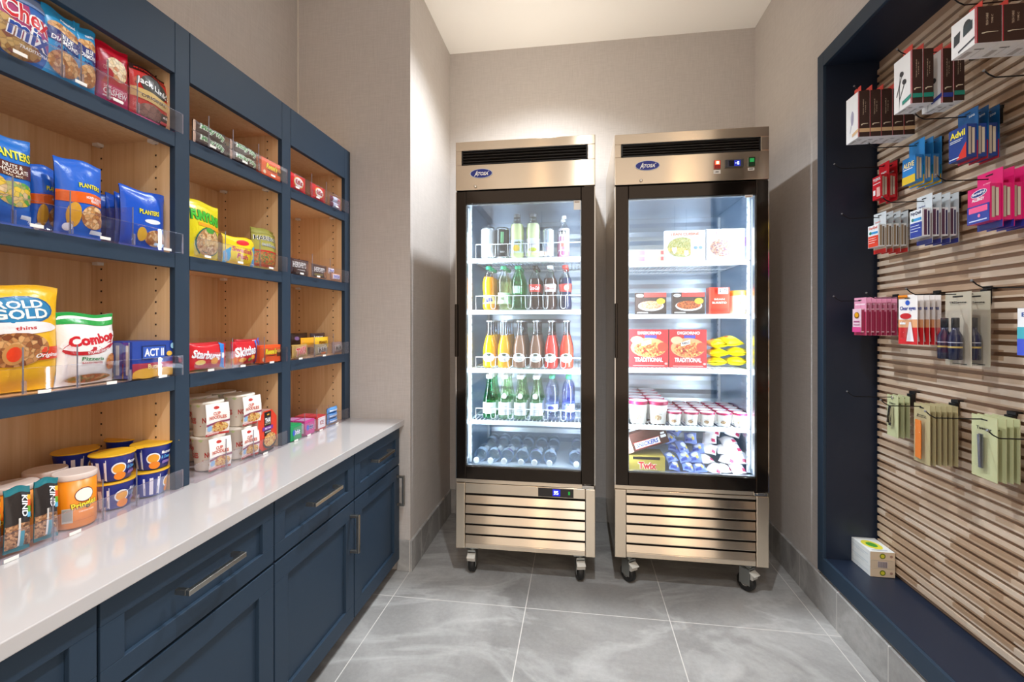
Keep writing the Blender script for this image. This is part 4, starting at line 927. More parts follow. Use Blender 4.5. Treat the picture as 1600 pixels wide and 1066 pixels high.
# shelf 2: plastic soda bottles
pro = [
 bottle('soda_bottle', SODA, CLEARB, liq('#f39a12'), .165, (mat('#1f9e6e', .4), .014), (.03, .075, '#f6d98a', [T('Fanta', .52, .5, .22, .6, '#2a2f8f', rot=10, bold=.04, out='#ffffff'), E_(.38, .4, .05, .3, '#f39a12')])),
 bottle('soda_bottle', SODA, CLEARB, tint('#eceed8', 'pale_drink'), .17, (mat('#39b07a', .4), .014), (.03, .085, '#dfeccf', [T('tea', .5, .5, .1, .3, '#6f8f5f')])),
 bottle('soda_bottle', SODA, tint('#bdf2d2', 'green_plastic'), tint('#96e6b8', 'green_plastic_deep'), .165, (mat('#2fae7c', .4), .014), (.078, .12, None, [R_(.4, .6, .1, .95, '#d6f0e0'), T('Sprite', .5, .5, .16, .4, '#ffffff', out='#1a7a4a')])),
 bottle('soda_bottle', COKE, CLEARB, liq('#2a1512'), .155, (mat('#1d1a1a', .4), .013), (.088, .125, '#d2382f', [T('Coca-Cola', .5, .5, .26, .5, '#ffffff', shear=.4), T('Coca-Cola', .1, .5, .26, .5, '#ffffff', shear=.4)])),
 bottle('soda_bottle', COKE, CLEARB, liq('#3a2522'), .155, (mat('#eef1f3', .4), .013), (.088, .125, '#f0eeee', [T('Coca-Cola', .5, .5, .26, .45, '#d2382f', shear=.4)])),
 bottle('soda_bottle', COKE, CLEARB, liq('#1d2540'), .155, (mat('#e0453c', .4), .013), (.088, .125, '#e0453c', [E_(.55, .5, .06, .35, '#f7d8c8')])),
]
rowof(pro, [764, 787, 809, 836, 859.5, 883], CS[1] + .001, YS3, ['orange soda bottle with green cap', 'pale iced tea bottle with green cap', 'bright green soda bottle', 'dark cola bottle with red label and black cap', 'dark cola bottle with white label and white cap', 'dark cola bottle with red label and red cap'], G2)
# shelf 3: glass bottles
OV = lambda: (.03, .075, None, [E_(.5, .5, .16, .5, '#eef0ee'), E_(.5, .8, .05, .12, '#3a4a3a'), T('JARRITOS', .5, .58, .2, .12, '#3a4a4a'), R_(.42, .58, .3, .33, '#8a8f8c'), R_(.43, .57, .2, .23, '#8a8f8c')])
CROWN = (mat('#dfe3e6', .25, .7), .006)
pro = []
for c in ('#f5b800', '#f2a900', '#8f6a52', '#7d5a46', '#e0342e', '#f0402a'):
    pro.append(bottle('glass_bottle', GLASSB, GLC, liq(c), .162, CROWN, OV()))
rowof(pro, [765, 788, 812, 837, 861, 885], CS[2] + .001, [YB1 + .076 * k for k in range(4)], ['golden yellow glass bottle at the left end', 'yellow orange glass bottle', 'brown glass bottle on the left', 'brown glass bottle on the right', 'red glass bottle', 'orange red glass bottle at the right end'], 'glass bottles on the third cooler shelf')
# shelf 4: green and clear bottles
GRN = tint('#e3f3da', 'green_glass'); GRN2 = tint('#8ee6bd', 'emerald_glass'); GRN3 = tint('#d6ecd6', 'green_glass_deep')
WL = lambda: (.022, .085, '#eef1f4', [T('S.PELLEGRINO', .5, .5, .2, .1, '#8a9aa8'), R_(.42, .58, .3, .33, '#b4bcc4'), R_(.42, .58, .66, .69, '#b4bcc4')])
def sp():
    o = bottle('green_bottle', PERR, GRN, GRN3, .12, (mat('#eceff1', .35), .018), WL(), n=20)
    b = MB(); F = lambda u, v, o_: Vector(((.0302 + o_ - (v) * .25) * math.sin((u - .015) / .03), -(.0302 + o_ - v * .25) * math.cos((u - .015) / .03), .102 + v)); b.art(F, .03, .03, [E_(.5, .5, .45, .45, '#eef0f2')], lambda c: mat(c, .4), base=.0016); b.build('neck_label', o, (0, 0, 0)); return o
pro = [bottle('green_bottle', PERR, GRN2, tint('#66d4a0', 'emerald_drink'), .13, (mat('#e6ebee', .35), .018), (.028, .082, '#e9f2f2', [T('Perrier', .5, .5, .2, .2, '#3f9a8a')])), sp(), sp(), sp(),
       bottle('water_bottle', WATER, CLEARB, tint('#eef2fb', 'water'), .175, (mat('#3fc08f', .4), .014), (.045, .08, '#c9d2ef', [E_(.5, .5, .08, .3, '#4a5ab8')])),
       bottle('water_bottle', WATER, CLEARB, tint('#dfe6fb', 'blue_water'), .175, (mat('#38bf8a', .4), .014), (.045, .085, '#a9b8ea', [E_(.5, .3, .08, .2, '#f2f0f4'), R_(.3, .7, .8, .95, '#3f56c0')]))]
rowof(pro, [765, 789, 813, 838, 862, 888], CS[3] + .001, YS3, ['emerald green bottle with pale label', 'pale green bottle in left white label column', 'pale green bottle in middle white label column', 'pale green bottle in right white label column', 'clear water bottle with green cap', 'blue tinted water bottle with green cap'], 'bottles on the fourth cooler shelf')
# shelf 1: cans and tall bottles
def canp(r, h, col, specs):
    o = tub('drink_can', [(r * .78, 0), (r, .008), (r, h - .012), (r * .86, h), (r * .84, h - .002)], [mat('#c9cdd1', .25, .8), mat(col, .25, .3), mat('#d5d9dc', .2, .8), mat('#d5d9dc', .2, .8)], specs, rough=.25); return o
LEMON = [(.02, 0), (.03, .003), (.034, .015), (.034, .1), (.034, .14), (.030, .165), (.02, .185), (.0145, .195), (.0145, .205)]
SLIM = [(.015, 0), (.024, .003), (.026, .015), (.026, .12), (.028, .135), (.024, .15), (.012, .165), (.009, .185), (.009, .192)]
def put(o, px, y, z, lab, cat, grp, rz=0):
    o.location = (onY(px, HY, y).x, y, z); o.rotation_euler = (0, 0, R(rz)); return tag(o, lab, cat, grp)
G1 = 'drinks on the top cooler shelf'; z = CS[0] + .001
c1 = canp(.036, .158, '#f2f4f6', [T('M', .52, .6, .1, .3, '#c3c9d0', bold=.03)]); c2 = canp(.034, .155, '#2a2f33', [('P', [(.47, .5), (.485, .5), (.49, .85), (.475, .85)], '#8fe0a0'), ('P', [(.495, .45), (.51, .45), (.515, .85), (.5, .85)], '#8fe0a0'), ('P', [(.52, .5), (.535, .5), (.54, .85), (.525, .85)], '#8fe0a0'), T('ENERGY', .51, .2, .1, .06, '#d8dcde')])
for d in range(3):
    put(c1 if d == 0 else dup(c1), 763, YB1 + .078 * d, z, 'tall white energy can at the left end, %s in its column' % ORD[d], 'can', G1)
    put(c2 if d == 0 else dup(c2), 785, YB1 + .078 * d, z, 'tall dark can with green claw marks, %s in its column' % ORD[d], 'can', G1, 6)
l1 = bottle('lemonade_bottle', LEMON, CLEARB, mat('#dbe6a8', .15, coat=.3), .17, (mat('#5f6468', .4), .014), (.025, .09, '#cfe0e2', [E_(.5, .35, .08, .25, '#f0c840'), T('LEMON', .53, .78, .14, .12, '#2a3a2a'), R_(.55, .66, .1, .9, '#9fc04a')]))
l2 = bottle('lemonade_bottle', LEMON, CLEARB, mat('#dce8b4', .15, coat=.3), .17, (mat('#5f6468', .4), .014), (.025, .095, '#e9ecf0', [T('LEMON', .5, .6, .14, .1, '#a08aa8'), E_(.5, .2, .1, .14, '#d6dc60')]))
for d in range(3):
    put(l1 if d == 0 else dup(l1), 808, YB1 + .076 * d, z, 'tall lemonade bottle with yellow label patch, %s in its column' % ORD[d], 'bottle', G1)
    put(l2 if d == 0 else dup(l2), 833, YB1 + .076 * d, z, 'tall lemonade bottle with pale label, %s in its column' % ORD[d], 'bottle', G1)
c3 = canp(.0265, .148, '#d9e2ee', [R_(.4, .6, .2, .9, '#9fb8da'), R_(.44, .56, .4, .6, '#6f7fb0'), E_(.5, .3, .05, .08, '#e0b0c8')]); put(c3, 857, YB1, z, 'slim silver and blue energy can', 'can', G1)
put(dup(c3), 857, YB1 + .075, z, 'slim silver and blue can behind the front one', 'can', G1)
v = bottle('vitamin_bottle', SLIM, CLEARB, liq('#d878a8'), .12, (mat('#e6e9ec', .4), .012), (.03, .14, '#f0e6ee', [R_(.35, .65, .75, .9, '#3a3f44'), R_(.3, .7, .45, .65, '#d884b8'), R_(.3, .7, .05, .4, '#e8809a'), E_(.5, .3, .1, .12, '#f09a8a')]))
put(v, 881, YB1, z, 'pink drink bottle with black and pink label', 'bottle', G1); put(dup(v), 879, YB1 + .07, z, 'pink drink bottle behind the front pink one', 'bottle', G1)
# floor: water bottles lying on their sides
wb = bottle('lying_water_bottle', WATER, CLEARB, tint('#f5f8fc', 'still_water'), .19, (mat('#eef3f6', .35), .012), (.075, .12, '#b9cfe8', [E_(.5, .5, .1, .3, '#8a7ab8')]))
BLB = mat('#2a46b0', .4)
pxs = [746, 766, 788, 811, 834, 857, 897]
for r_ in range(2):
    for j, px in enumerate(pxs):
        o = wb if (r_ == 0 and j == 0) else dup(wb)
        y = 2.225 + .215 * r_; x = onY(px, HY, 2.21).x + (.012 if r_ else 0)
        o.location = (x, y + .19, FL_ + .033 + (.004 if r_ else 0)); o.rotation_euler = (R(90), R(rnd.uniform(0, 360)), R(rnd.uniform(-3, 3)))
        tag(o, 'water bottle lying on the cooler floor, %s from left in the %s row' % (['first', 'second', 'third', 'fourth', 'fifth', 'sixth', 'seventh'][j], ['front', 'rear'][r_]), 'bottle', 'water bottles lying on the cooler floor')

# ------------------------------------------------------------------ frozen food
def fput(o, px, y, z, lab, cat, grp, rz=0): return put(o, px, y, z + .001, lab, cat, grp, rz)
GZ = 'frozen dinners on the top freezer shelf'; YF = 2.27
def fw(p0, p1, y=YF): return onY(p1, HY, y).x - onY(p0, HY, y).x
o = carton('frozen_dinner_box', fw(1039, 1102), .15, .035, '#f3f4f6', F=[T('LEAN CUISINE', .5, .88, .7, .09, '#f0906a'), E_(.42, .46, .36, .32, MEALP), R_(.64, .98, .12, .8, '#eef1f6'), E_(.76, .44, .05, .05, '#8fb0d8'), E_(.88, .44, .05, .05, '#8fb0d8')]); fput(o, 1070.5, YF, FS[0], 'white frozen dinner box picturing pale pasta', 'box', GZ)
o = carton('frozen_dinner_box', fw(1104, 1169), .152, .035, '#f5f4f6', F=[T('LEAN CUISINE', .52, .88, .7, .09, '#f0a0a8'), E_(.38, .42, .3, .28, food('#b9836a', '#e0c0a6', '#8a6a7a', 130)), E_(.55, .72, .3, .08, '#f3e6a0'), R_(.78, .97, .45, .72, '#dcb8e0'), R_(.95, 1, .45, .72, '#8a3a9a')]); fput(o, 1136.5, YF, FS[0], 'white frozen dinner box picturing pink brown food', 'box', GZ)
for k in range(2):
    o = carton('frozen_dinner_box', fw(979, 1038), .028, .14, '#f3eef0', F=[R_(.22, .48, .1, .9, '#c878b8'), R_(.55, .98, .1, .9, '#f2cdb0'), R_(.9, .97, .2, .8, '#e06a6a')]); fput(o, 1008.5, YF - .02, FS[0] + k * .029, 'flat white and pink dinner box lying at the left, %s of two' % ['bottom', 'top'][k], 'box', GZ)
G2f = 'small boxes on the second freezer shelf'
for j, (a, c_, f) in enumerate(((993, 1041, food('#e6a07a', '#f2c9a0', '#d07a50', 150)), (1051, 1101, food('#c8502a', '#e8904a', '#8a3018', 150)))):
    o = carton('frozen_meal_box', fw(a, c_), .102, .03, '#4a3a34', F=[R_(.28, 1, .8, 1, '#e0524a'), E_(.14, .87, .12, .08, '#f0f0ee'), T('devour', .14, .87, .18, .06, '#3a2a24'), E_(.5, .38, .42, .24, '#f4efe9'), E_(.5, .42, .38, .2, f), R_(0, 1, .0, .14, '#3a302c'), R_(.05, .4, .04, .09, '#e8e2da'), E_(.82, .6, .14, .14, '#f0c23a')]); fput(o, (a + c_) / 2, YF, FS[1], 'dark and red frozen meal box, %s of the two' % ['left', 'right'][j], 'box', G2f)
o = carton('frozen_meal_box', fw(1108, 1140), .125, .05, '#e2452c', F=[T('BURRITO', .5, .42, .7, .08, '#f8d8c8'), T('BEAN', .5, .55, .5, .06, '#f8d8c8'), R_(.1, .9, .1, .2, '#c83a24')], L=[R_(0, 1, 0, 1, '#c02a24')]); fput(o, 1124, YF, FS[1], 'orange red upright frozen box beside the round tub', 'box', G2f)
b = MB(); F = lambda u, v, o_: Vector((u - .022, -o_, v)); b.box(-.022, .022, 0, .002, 0, .028, mat('#f4f4f4', .4)); b.art(F, .044, .028, [T('$2.79', .5, .5, .8, .6, '#2a2a2a')], lambda c: mat(c, .4)); o = b.build('price_card'); o.location = (onY(1130, HY, YF - .008).x, YF - .008, 1.348); tag(o, 'small white price card on the orange red frozen box', 'sign')
o = tub('frozen_tub', [(.036, 0), (.045, .01), (.048, .07), (.045, .085), (.046, .09), (.046, .108), (.04, .11)], [mat('#f6ead0', .4)] * 3 + [mat('#e9b04a', .35)] * 3, [E_(.5, .4, .12, .25, '#ffffff'), T('MAC', .5, .45, .1, .12, '#b0702a')]); fput(o, 1155, YF + .03, FS[1], 'round cream and gold frozen tub at the right end', 'tub', G2f)
G3f = 'pizza boxes on the third freezer shelf'
for j, (a, c_) in enumerate(((983, 1044), (1045.5, 1104))):
    for d in range(2):
        o = carton('pizza_box', fw(a, c_), .182, .04, '#c8242c', F=[T('DIGIORNO', .52, .91, .6, .08, '#fbe9e0', bold=.03), R_(.4, .7, .77, .85, '#4a4ac0'), E_(.5, .52, .46, .26, '#e8a06a'), E_(.52, .48, .4, .2, PIZZA), E_(.86, .54, .14, .12, '#e0402a'), E_(.2, .72, .16, .1, '#f2b890'), ('P', [(.32, .56), (.56, .62), (.56, .74), (.32, .66)], '#f5efe8'), T('RISING', .44, .645, .2, .06, '#2a2422', rot=8), T('TRADITIONAL', .5, .2, .72, .12, '#fdf2ee', bold=.03), R_(.1, .9, .03, .05, '#f0b0a8'), E_(.94, .1, .04, .03, '#f2a8a0')], L=[R_(0, 1, .0, 1, '#a81c24')]); fput(o, (a + c_) / 2, YF + .045 * d, FS[2], 'red pizza box picturing a pizza slice, %s of the %s pair' % (['front', 'rear'][d], ['left', 'right'][j]), 'box', G3f)
for k, (px, dz, rz, rx) in enumerate(((1119, 0, 2, 86), (1150, .002, -4, 85), (1122, .042, 4, 86), (1150, .044, -9, 82), (1124, .084, 10, 84), (1148, .088, 20, 74))):
    o = bag('snack_pouch', .092, .10, .04, '#f3e21c', [E_(.5, .5, .3, .2, '#f6ee6a'), R_(.1, .9, .08, .14, '#c9a21a'), E_(.3, .6, .1, .1, '#e0601c')], seed=100 + k)
    o.location = (onY(px, HY, YF + .03).x, YF + .0, FS[2] + .026 + dz); o.rotation_euler = (R(-rx), 0, R(rz)); tag(o, 'bright yellow frozen snack bag in the pile, %s from the bottom' % ['first', 'second', 'third', 'fourth', 'fifth', 'topmost'][k], 'snack bag', 'yellow frozen snack bags')
# ice cream pots
def pot(r0, r1, h):
    o = tub('ice_cream_pot', [(r0 * .97, 0), (r0, .002), (r1, h * .84), (r1, h * .842)], mat('#f5f1e9', .4), [R_(0, 1, .68, .69, '#c9b9a0'), E_(.5, .35, .07, .14, food('#c9a06a', '#8a5a3a', '#e6d2b0', 200)), T('vanilla', .5, .55, .14, .06, '#8a7a6a'), E_(.2, .35, .07, .14, '#c9a878'), E_(.8, .35, .07, .14, '#c9a878')], n=24)
    b = MB(); b.lathe([(r1 + .0005, h * .842), (r1 + .0022, h * .845), (r1 + .0022, h * .985), (r1, h)], mat('#a81e4c', .35), 24, cap=False); b.lathe([(r1, h * .999), (r1 - .002, h), (r1 - .004, h * .985), (.001, h * .985)], mat('#e6e0e4', .35), 24, cap=False); b.build('lid', o, (0, 0, 0)); return o
p1 = pot(.036, .0445, .108); p2 = pot(.026, .032, .062)
for j, px in enumerate((997, 1028)):
    for d in range(5):
        o = p1 if (j == 0 and d == 0) else dup(p1); put(o, px, 2.275, FS[3] + .001, 'large cream ice cream pot with crimson lid, %s in the %s column' % (ORD[d], ['left', 'right'][j]), 'ice cream pot', 'large ice cream pots', 8 * d - 10); o.location.y = 2.275 + .096 * d; o.location.x = onY(px, HY, 2.275).x + (0 if j else .0)
for j, px in enumerate((1054, 1080, 1105, 1131, 1157)):
    for d in range(5):
        o = p2 if (j == 0 and d == 0) else dup(p2); put(o, px, 2.262, FS[3] + .001, 'small ice cream pot with crimson lid, %s in the %s column from the left' % (ORD[d], ORD[j] if j else 'first'), 'ice cream pot', 'small ice cream pots', 10 * d - 20); o.location.y = 2.262 + .069 * d
# freezer floor
o = carton('candy_display_box', fw(982, 1039, 2.24), .074, .14, '#b8a24a', F=[R_(.12, .86, .8, .98, '#1f1a16'), T('Twix', .52, .42, .5, .46, '#d8363a', out='#f6ead0', bold=.04, ow=.06), R_(0, 1, .0, .05, '#8f7c34')]); put(o, 1010.5, 2.24, FL_ + .001, 'gold caramel cookie carton on the freezer floor', 'box', None)
o = carton('candy_display_box', .2, .09, .12, '#4a2a22', F=[R_(.2, .8, .12, .46, '#f4f0ee'), T('SNICKERS', .5, .29, .54, .24, '#24409a', bold=.03, shear=.2), R_(.18, .82, .09, .12, '#c3342c'), R_(.18, .82, .46, .49, '#c3342c'), R_(0, .14, 0, 1, '#caa08e'), R_(.84, .97, .35, .5, '#e8e6ea'), R_(.86, .95, .55, .65, '#e8e6ea')], T=[R_(.05, .85, .25, .45, '#dfe6ea'), R_(.05, .85, .6, .8, '#dfe6ea')])
o.location = (onY(1014, HY, 2.25).x, 2.25, .612); o.rotation_euler = (R(8), R(-19), 0); tag(o, 'brown candy bar carton lying tilted on the gold carton', 'box')
def pile(kind, n, x0, x1, film, specs, lab, grp, wd, hd, seed):
    rr = random.Random(seed); ords = ['1st', '2nd', '3rd', '4th', '5th', '6th', '7th', '8th', '9th', '10th', '11th', '12th', '13th', '14th']
    pro = None; cols = 3; k = 0
    for lv in range(5):
        for cc in range(cols if lv < 3 else 2):
            if k >= n: break
            x = x0 + (x1 - x0) * ((cc + .5) / (cols if lv < 3 else 2)) + rr.uniform(-.012, .012)
            y = 2.235 + .028 * lv + rr.uniform(0, .012)
            if pro is None: pro = bag('frozen_treat', wd, hd, .032, film, specs, seed=seed); o = pro
            else: o = dup(pro)
            o.location = (x, y, FL_ + .012 + lv * .037); o.rotation_euler = (R(rr.uniform(-75, -50)), R(rr.uniform(-18, 18)), R(rr.uniform(-28, 28)))
            tag(o, lab % (['bottom', 'second', 'third', 'fourth', 'top'][lv], ['left', 'middle', 'right'][cc] if lv < 3 else ['left', 'right'][cc]), 'frozen treat', grp); k += 1
xa = lambda px: onY(px, HY, 2.26).x
pile('b', 12, xa(1043), xa(1100), '#7f97dc', [E_(.5, .5, .3, .2, '#e6ebf8'), R_(.1, .6, .1, .25, '#3a52b0'), E_(.7, .3, .12, .12, '#e8d06a'), R_(0, 1, .9, 1, '#dfe6f6')], 'blue and white wrapped ice cream treat, %s layer, %s', 'blue wrapped ice cream treats', .058, .072, 5)
pile('w', 13, xa(1100), xa(1170), '#f3eef0', [R_(.7, .95, .1, .3, '#c8456a'), E_(.4, .6, .2, .1, '#f8f6f2')], 'white wrapped ice cream treat with pink mark, %s layer, %s', 'white wrapped ice cream treats', .068, .078, 9)

# ------------------------------------------------------------------ display niche in the right wall
NX = XR - .012            # front face of the frame
PX_ = 1.205               # slat faces
t = thing('display_niche', 'deep navy framed niche set into the right wall with a slatted back', 'display niche', (NX, NY0, NZ0), world=True)
fz0, fz1, fy1 = .232, 2.278, 2.054
b = MB()
b.box(NX, XR + .0, fy1, NY1, NZ0, NZ1, NAVY); b.box(NX, XR, NY0, fy1, fz1, NZ1, NAVY); b.box(NX, XR, NY0, fy1, NZ0, fz0, NAVY); b.box(NX, XR, NY0, NY0 + .045, fz0, fz1, NAVY)
b.build('front_frame', t, bevel=.001)
b = MB()
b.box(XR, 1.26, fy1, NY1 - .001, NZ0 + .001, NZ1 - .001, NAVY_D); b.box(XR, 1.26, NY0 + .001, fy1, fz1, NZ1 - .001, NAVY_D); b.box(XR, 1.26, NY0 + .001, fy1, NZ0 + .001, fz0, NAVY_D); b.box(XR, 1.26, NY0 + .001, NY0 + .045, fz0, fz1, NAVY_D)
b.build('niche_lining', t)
b = MB(); b.box(1.22, 1.262, NY0 + .045, fy1, fz0, fz1, mat('#a88a72', .7)); b.build('back_board', t)
b = MB(); n = int((fz1 - fz0 - .02) / SLAT_P)
for k in range(n):
    z = (int(fz0 / SLAT_P) + 1 + k) * SLAT_P + .004
    if z + .018 < fz1: b.box(PX_, 1.2202, NY0 + .06, fy1 - .012, z, z + .0188, SLAT)
b.build('slat_panel', t)

HK = {}
def hook(Y, z, lab, L=.195):
    r = thing('display_hook', 'black wire display hook, ' + lab, 'hook', (PX_, Y, z), group='black wire display hooks', world=True)
    b = MB(); b.box(PX_ - .014, PX_ - .0005, Y - .012, Y + .012, z - .034, z + .008, BLACK); b.box(PX_ - .006, PX_ + .012, Y - .014, Y + .014, z + .008, z + .018, BLACK); b.build('bracket', r, bevel=.001)
    b = MB(); b.tube([(PX_ - .01, Y, z - .004), (PX_ - .1, Y, z - .006), (PX_ - L, Y, z - .006), (PX_ - L - .014, Y, z + .002), (PX_ - L - .024, Y, z + .012)], .0017, WIRE_B); b.tube([(PX_ - L - .023, Y, z + .0112), (PX_ - L - .0265, Y, z + .0135)], .003, mat('#8d8f92', .3, .8), 8); b.build('wire', r)
def blister(key, w, h, cardc, cardF, bw, bh, bd, bz, boxc, boxF, boxR=(), thick=.0012, clear=False, inner=None):
    """hang card with a box or blister on its front; local -y is the front, +x the side seen from the camera"""
    b = MB(); pm = lambda c: mat(c, .35)
    b.box(-w / 2, w / 2, 0, thick, -h, 0, pm(cardc))
    b.art(lambda u, v, o: Vector((u - w / 2, -o, v - h)), w, h, list(cardF) + [R_(.36, .64, .925, .945, '#1b1a1a')], pm, base=.0004)
    o = b.build('hanging_pack')
    b = MB()
    if not clear:
        b.box(-bw / 2, bw / 2, -bd, -.0014, bz - h, bz + bh - h, pm(boxc))
        b.art(lambda u, v, q: Vector((u - bw / 2, -bd - q, v + bz - h)), bw, bh, boxF, pm)
        b.art(lambda u, v, q: Vector((bw / 2 + q, -bd + u, v + bz - h)), bd, bh, boxR, pm)
        b.build('pack_box', o, (0, 0, 0))
    else:
        F = lambda u, v, s: Vector(((u - .5) * bw, -.002 - bd * min(1, 4.5 * min(u, 1 - u)) * min(1, 9 * min(v, 1 - v)), bz - h + v * bh))
        b.grid(lambda u, v: F(u, v, 0), 12, 18, CLEARB); b.build('blister', o, (0, 0, 0))
    return o
def hang(o, Y, ztop, Xf, n, step, labels, cat, grp, yaw=0):
    for k in range(n):
        c = o if k == 0 else dup(o)
        c.location = (Xf + step * k, Y, ztop); c.rotation_euler = (0, 0, R(-90 + rnd.uniform(-2.5, 2.5) + yaw)); tag(c, labels % ((['front', 'second', 'third', 'fourth', 'fifth', 'sixth', 'seventh'][k]) if '%s' in labels else ()) if '%s' in labels else labels, cat, grp)
SIL = [R_(.15, .4, .08, .92, '#b9ac9a'), R_(.5, .75, .12, .88, '#cfc4b2'), R_(.42, .48, .1, .9, '#6d655c')]
ZA, ZB, ZC_, ZD, ZT = 1.815, 1.61, 1.302, .945, 2.052
# red pain relief
o = blister('a', .062, .15, '#c8202a', [R_(0, .6, .55, .65, '#e8a04a'), T('PAIN', .5, .75, .5, .05, '#ffffff')], .054, .088, .024, .012, '#cf2430', [T('TYLENOL', .5, .86, .84, .13, '#ffffff', bold=.03), R_(.1, .9, .66, .69, '#ffffff'), R_(.1, .35, .2, .42, '#ffffff'), R_(.5, .9, .1, .5, '#f0b8b0')], SIL)
hook(1.925, ZA, 'holding the red pain relief packs'); hang(o, 1.925, ZA + .008, 1.159, 2, .026, 'red pain relief hang pack, %s on its hook', 'hanging pack', 'red pain relief packs')
o = blister('b', .07, .155, '#2f8fd6', [R_(0, 1, .02, .2, '#e8b21f'), R_(0, 1, .2, .4, '#1a7a8a')], .06, .088, .024, .01, '#2f86cf', [T('ALEVE', .5, .72, .84, .2, '#ffe9a8', out='#12346a', bold=.03), R_(.1, .8, .55, .58, '#ffffff'), R_(0, 1, 0, .3, '#e6c23a')], SIL)
hook(1.716, ZA, 'holding the light blue and yellow packs'); hang(o, 1.716, ZA + .012, 1.133, 3, .0245, 'light blue and yellow hang pack, %s on its hook', 'hanging pack', 'light blue and yellow packs')
o = blister('c', .066, .15, '#145a94', [R_(0, 1, .0, .35, '#b8242c'), T('200', .7, .86, .3, .04, '#dfe8f0')], .06, .094, .027, .006, '#1d3f8a', [T('Advil', .5, .8, .84, .2, '#f6e23a', bold=.03), R_(.08, .8, .62, .64, '#dfe6f0'), R_(.08, .7, .57, .59, '#dfe6f0'), ('P', [(.45, .0), (1, .0), (1, .48)], '#d8362c'), R_(.06, .6, .06, .09, '#dfe6f0')], SIL)
hook(1.50, ZA + .002, 'holding the dark blue and red packs'); hang(o, 1.495, ZA + .012, 1.120, 3, .0268, 'dark blue and red pain relief hang pack, %s on its hook', 'hanging pack', 'dark blue and red packs')
o = blister('d', .085, .16, '#f0cf1e', [T('ASPIRIN', .4, .8, .5, .04, '#2a2a2a')], .08, .105, .02, .006, '#e9d36a', [R_(0, 1, .62, 1, '#f2d61c'), T('BAYER', .5, .76, .86, .16, '#23351c', bold=.03, shear=.1), R_(0, 1, .0, .5, '#4a2a3a'), R_(0, 1, .5, .56, '#c84a5a', .1), E_(.85, .3, .2, .2, '#e0702a'), R_(.05, .6, .1, .13, '#e6e0e0'), R_(.05, .5, .04, .06, '#e6e0e0')], SIL)
hook(1.275, ZA + .005, 'holding the yellow aspirin packs', .19); hang(o, 1.275, ZA + .012, 1.135, 2, .03, 'yellow and maroon aspirin hang pack, %s on its hook', 'hanging pack', 'yellow and maroon aspirin packs')
LQ = dict(thick=.0012)
o = blister('e', .066, .15, '#cdd3d6', [R_(0, 1, 0, .1, '#d0302a'), R_(0, 1, .1, .6, '#b9a58c'), T('DayQuil', .35, .78, .4, .04, '#e0542a')], .056, .082, .023, .022, '#e9edf0', [T('DayQuil', .5, .87, .8, .15, '#e0442a', bold=.02), R_(.2, .95, .6, .7, '#3f9ad8'), E_(.25, .66, .12, .07, '#2a7a5a'), R_(.05, 1, .02, .52, '#e0442e'), R_(.1, .8, .4, .42, '#f6e6e0'), R_(.1, .85, .3, .32, '#f6e6e0'), R_(.1, .7, .2, .22, '#f6e6e0')], [R_(.2, .5, .05, .95, '#9a8468'), R_(.6, .85, .05, .9, '#6a5a48')])
hook(1.874, ZB, 'holding the white and red cold medicine packs'); hang(o, 1.870, ZB + .010, 1.112, 4, .0245, 'white and red cold medicine hang pack, %s on its hook', 'hanging pack', 'white and red cold medicine packs')
o = blister('f', .068, .158, '#cfd6da', [R_(0, 1, 0, .09, '#2a2f7a'), R_(0, 1, .09, .6, '#8a7a78'), T('NyQuil', .35, .78, .4, .04, '#2a2f7a')], .056, .09, .024, .022, '#e9edf0', [T('NyQuil', .5, .87, .8, .15, '#26305a', bold=.03), R_(.3, .95, .6, .7, '#3f9ad8'), E_(.25, .66, .1, .06, '#2a7a6a'), R_(.05, 1, .02, .54, '#2b3f98'), R_(.1, .8, .42, .44, '#d8def0'), R_(.1, .9, .32, .34, '#d8def0'), R_(.1, .7, .22, .24, '#d8def0')], [R_(.2, .55, .05, .95, '#5a3a52'), R_(.65, .85, .05, .9, '#34305a')])
hook(1.645, ZB, 'holding the white and dark blue medicine packs'); hang(o, 1.643, ZB + .012, 1.107, 4, .0245, 'white and dark blue medicine hang pack, %s on its hook', 'hanging pack', 'white and dark blue medicine packs')
o = blister('g', .082, .158, '#d8206e', [R_(0, 1, 0, .12, '#1f2f8a'), E_(.12, .72, .08, .06, '#f0902a'), T('ALLERGY', .4, .8, .3, .03, '#ffd0e0')], .074, .098, .026, .018, '#d8206e', [E_(.52, .82, .36, .1, '#ffffff', 6), E_(.52, .82, .34, .085, '#1f2f7a', 6), T('Benadryl', .52, .82, .56, .1, '#ffffff', rot=5), T('ALLERGY', .5, .66, .56, .09, '#ffffff', bold=.03), R_(0, 1, .0, .5, '#283a96'), R_(.08, .92, .3, .46, '#ee5a8a'), E_(.55, .2, .06, .05, '#ee7aa0'), R_(.1, .9, .06, .09, '#cfd6f0')], SIL)
hook(1.419, ZB, 'holding the magenta allergy packs'); hang(o, 1.414, ZB + .014, 1.112, 4, .0245, 'magenta and blue allergy hang pack, %s on its hook', 'hanging pack', 'magenta and blue allergy packs')
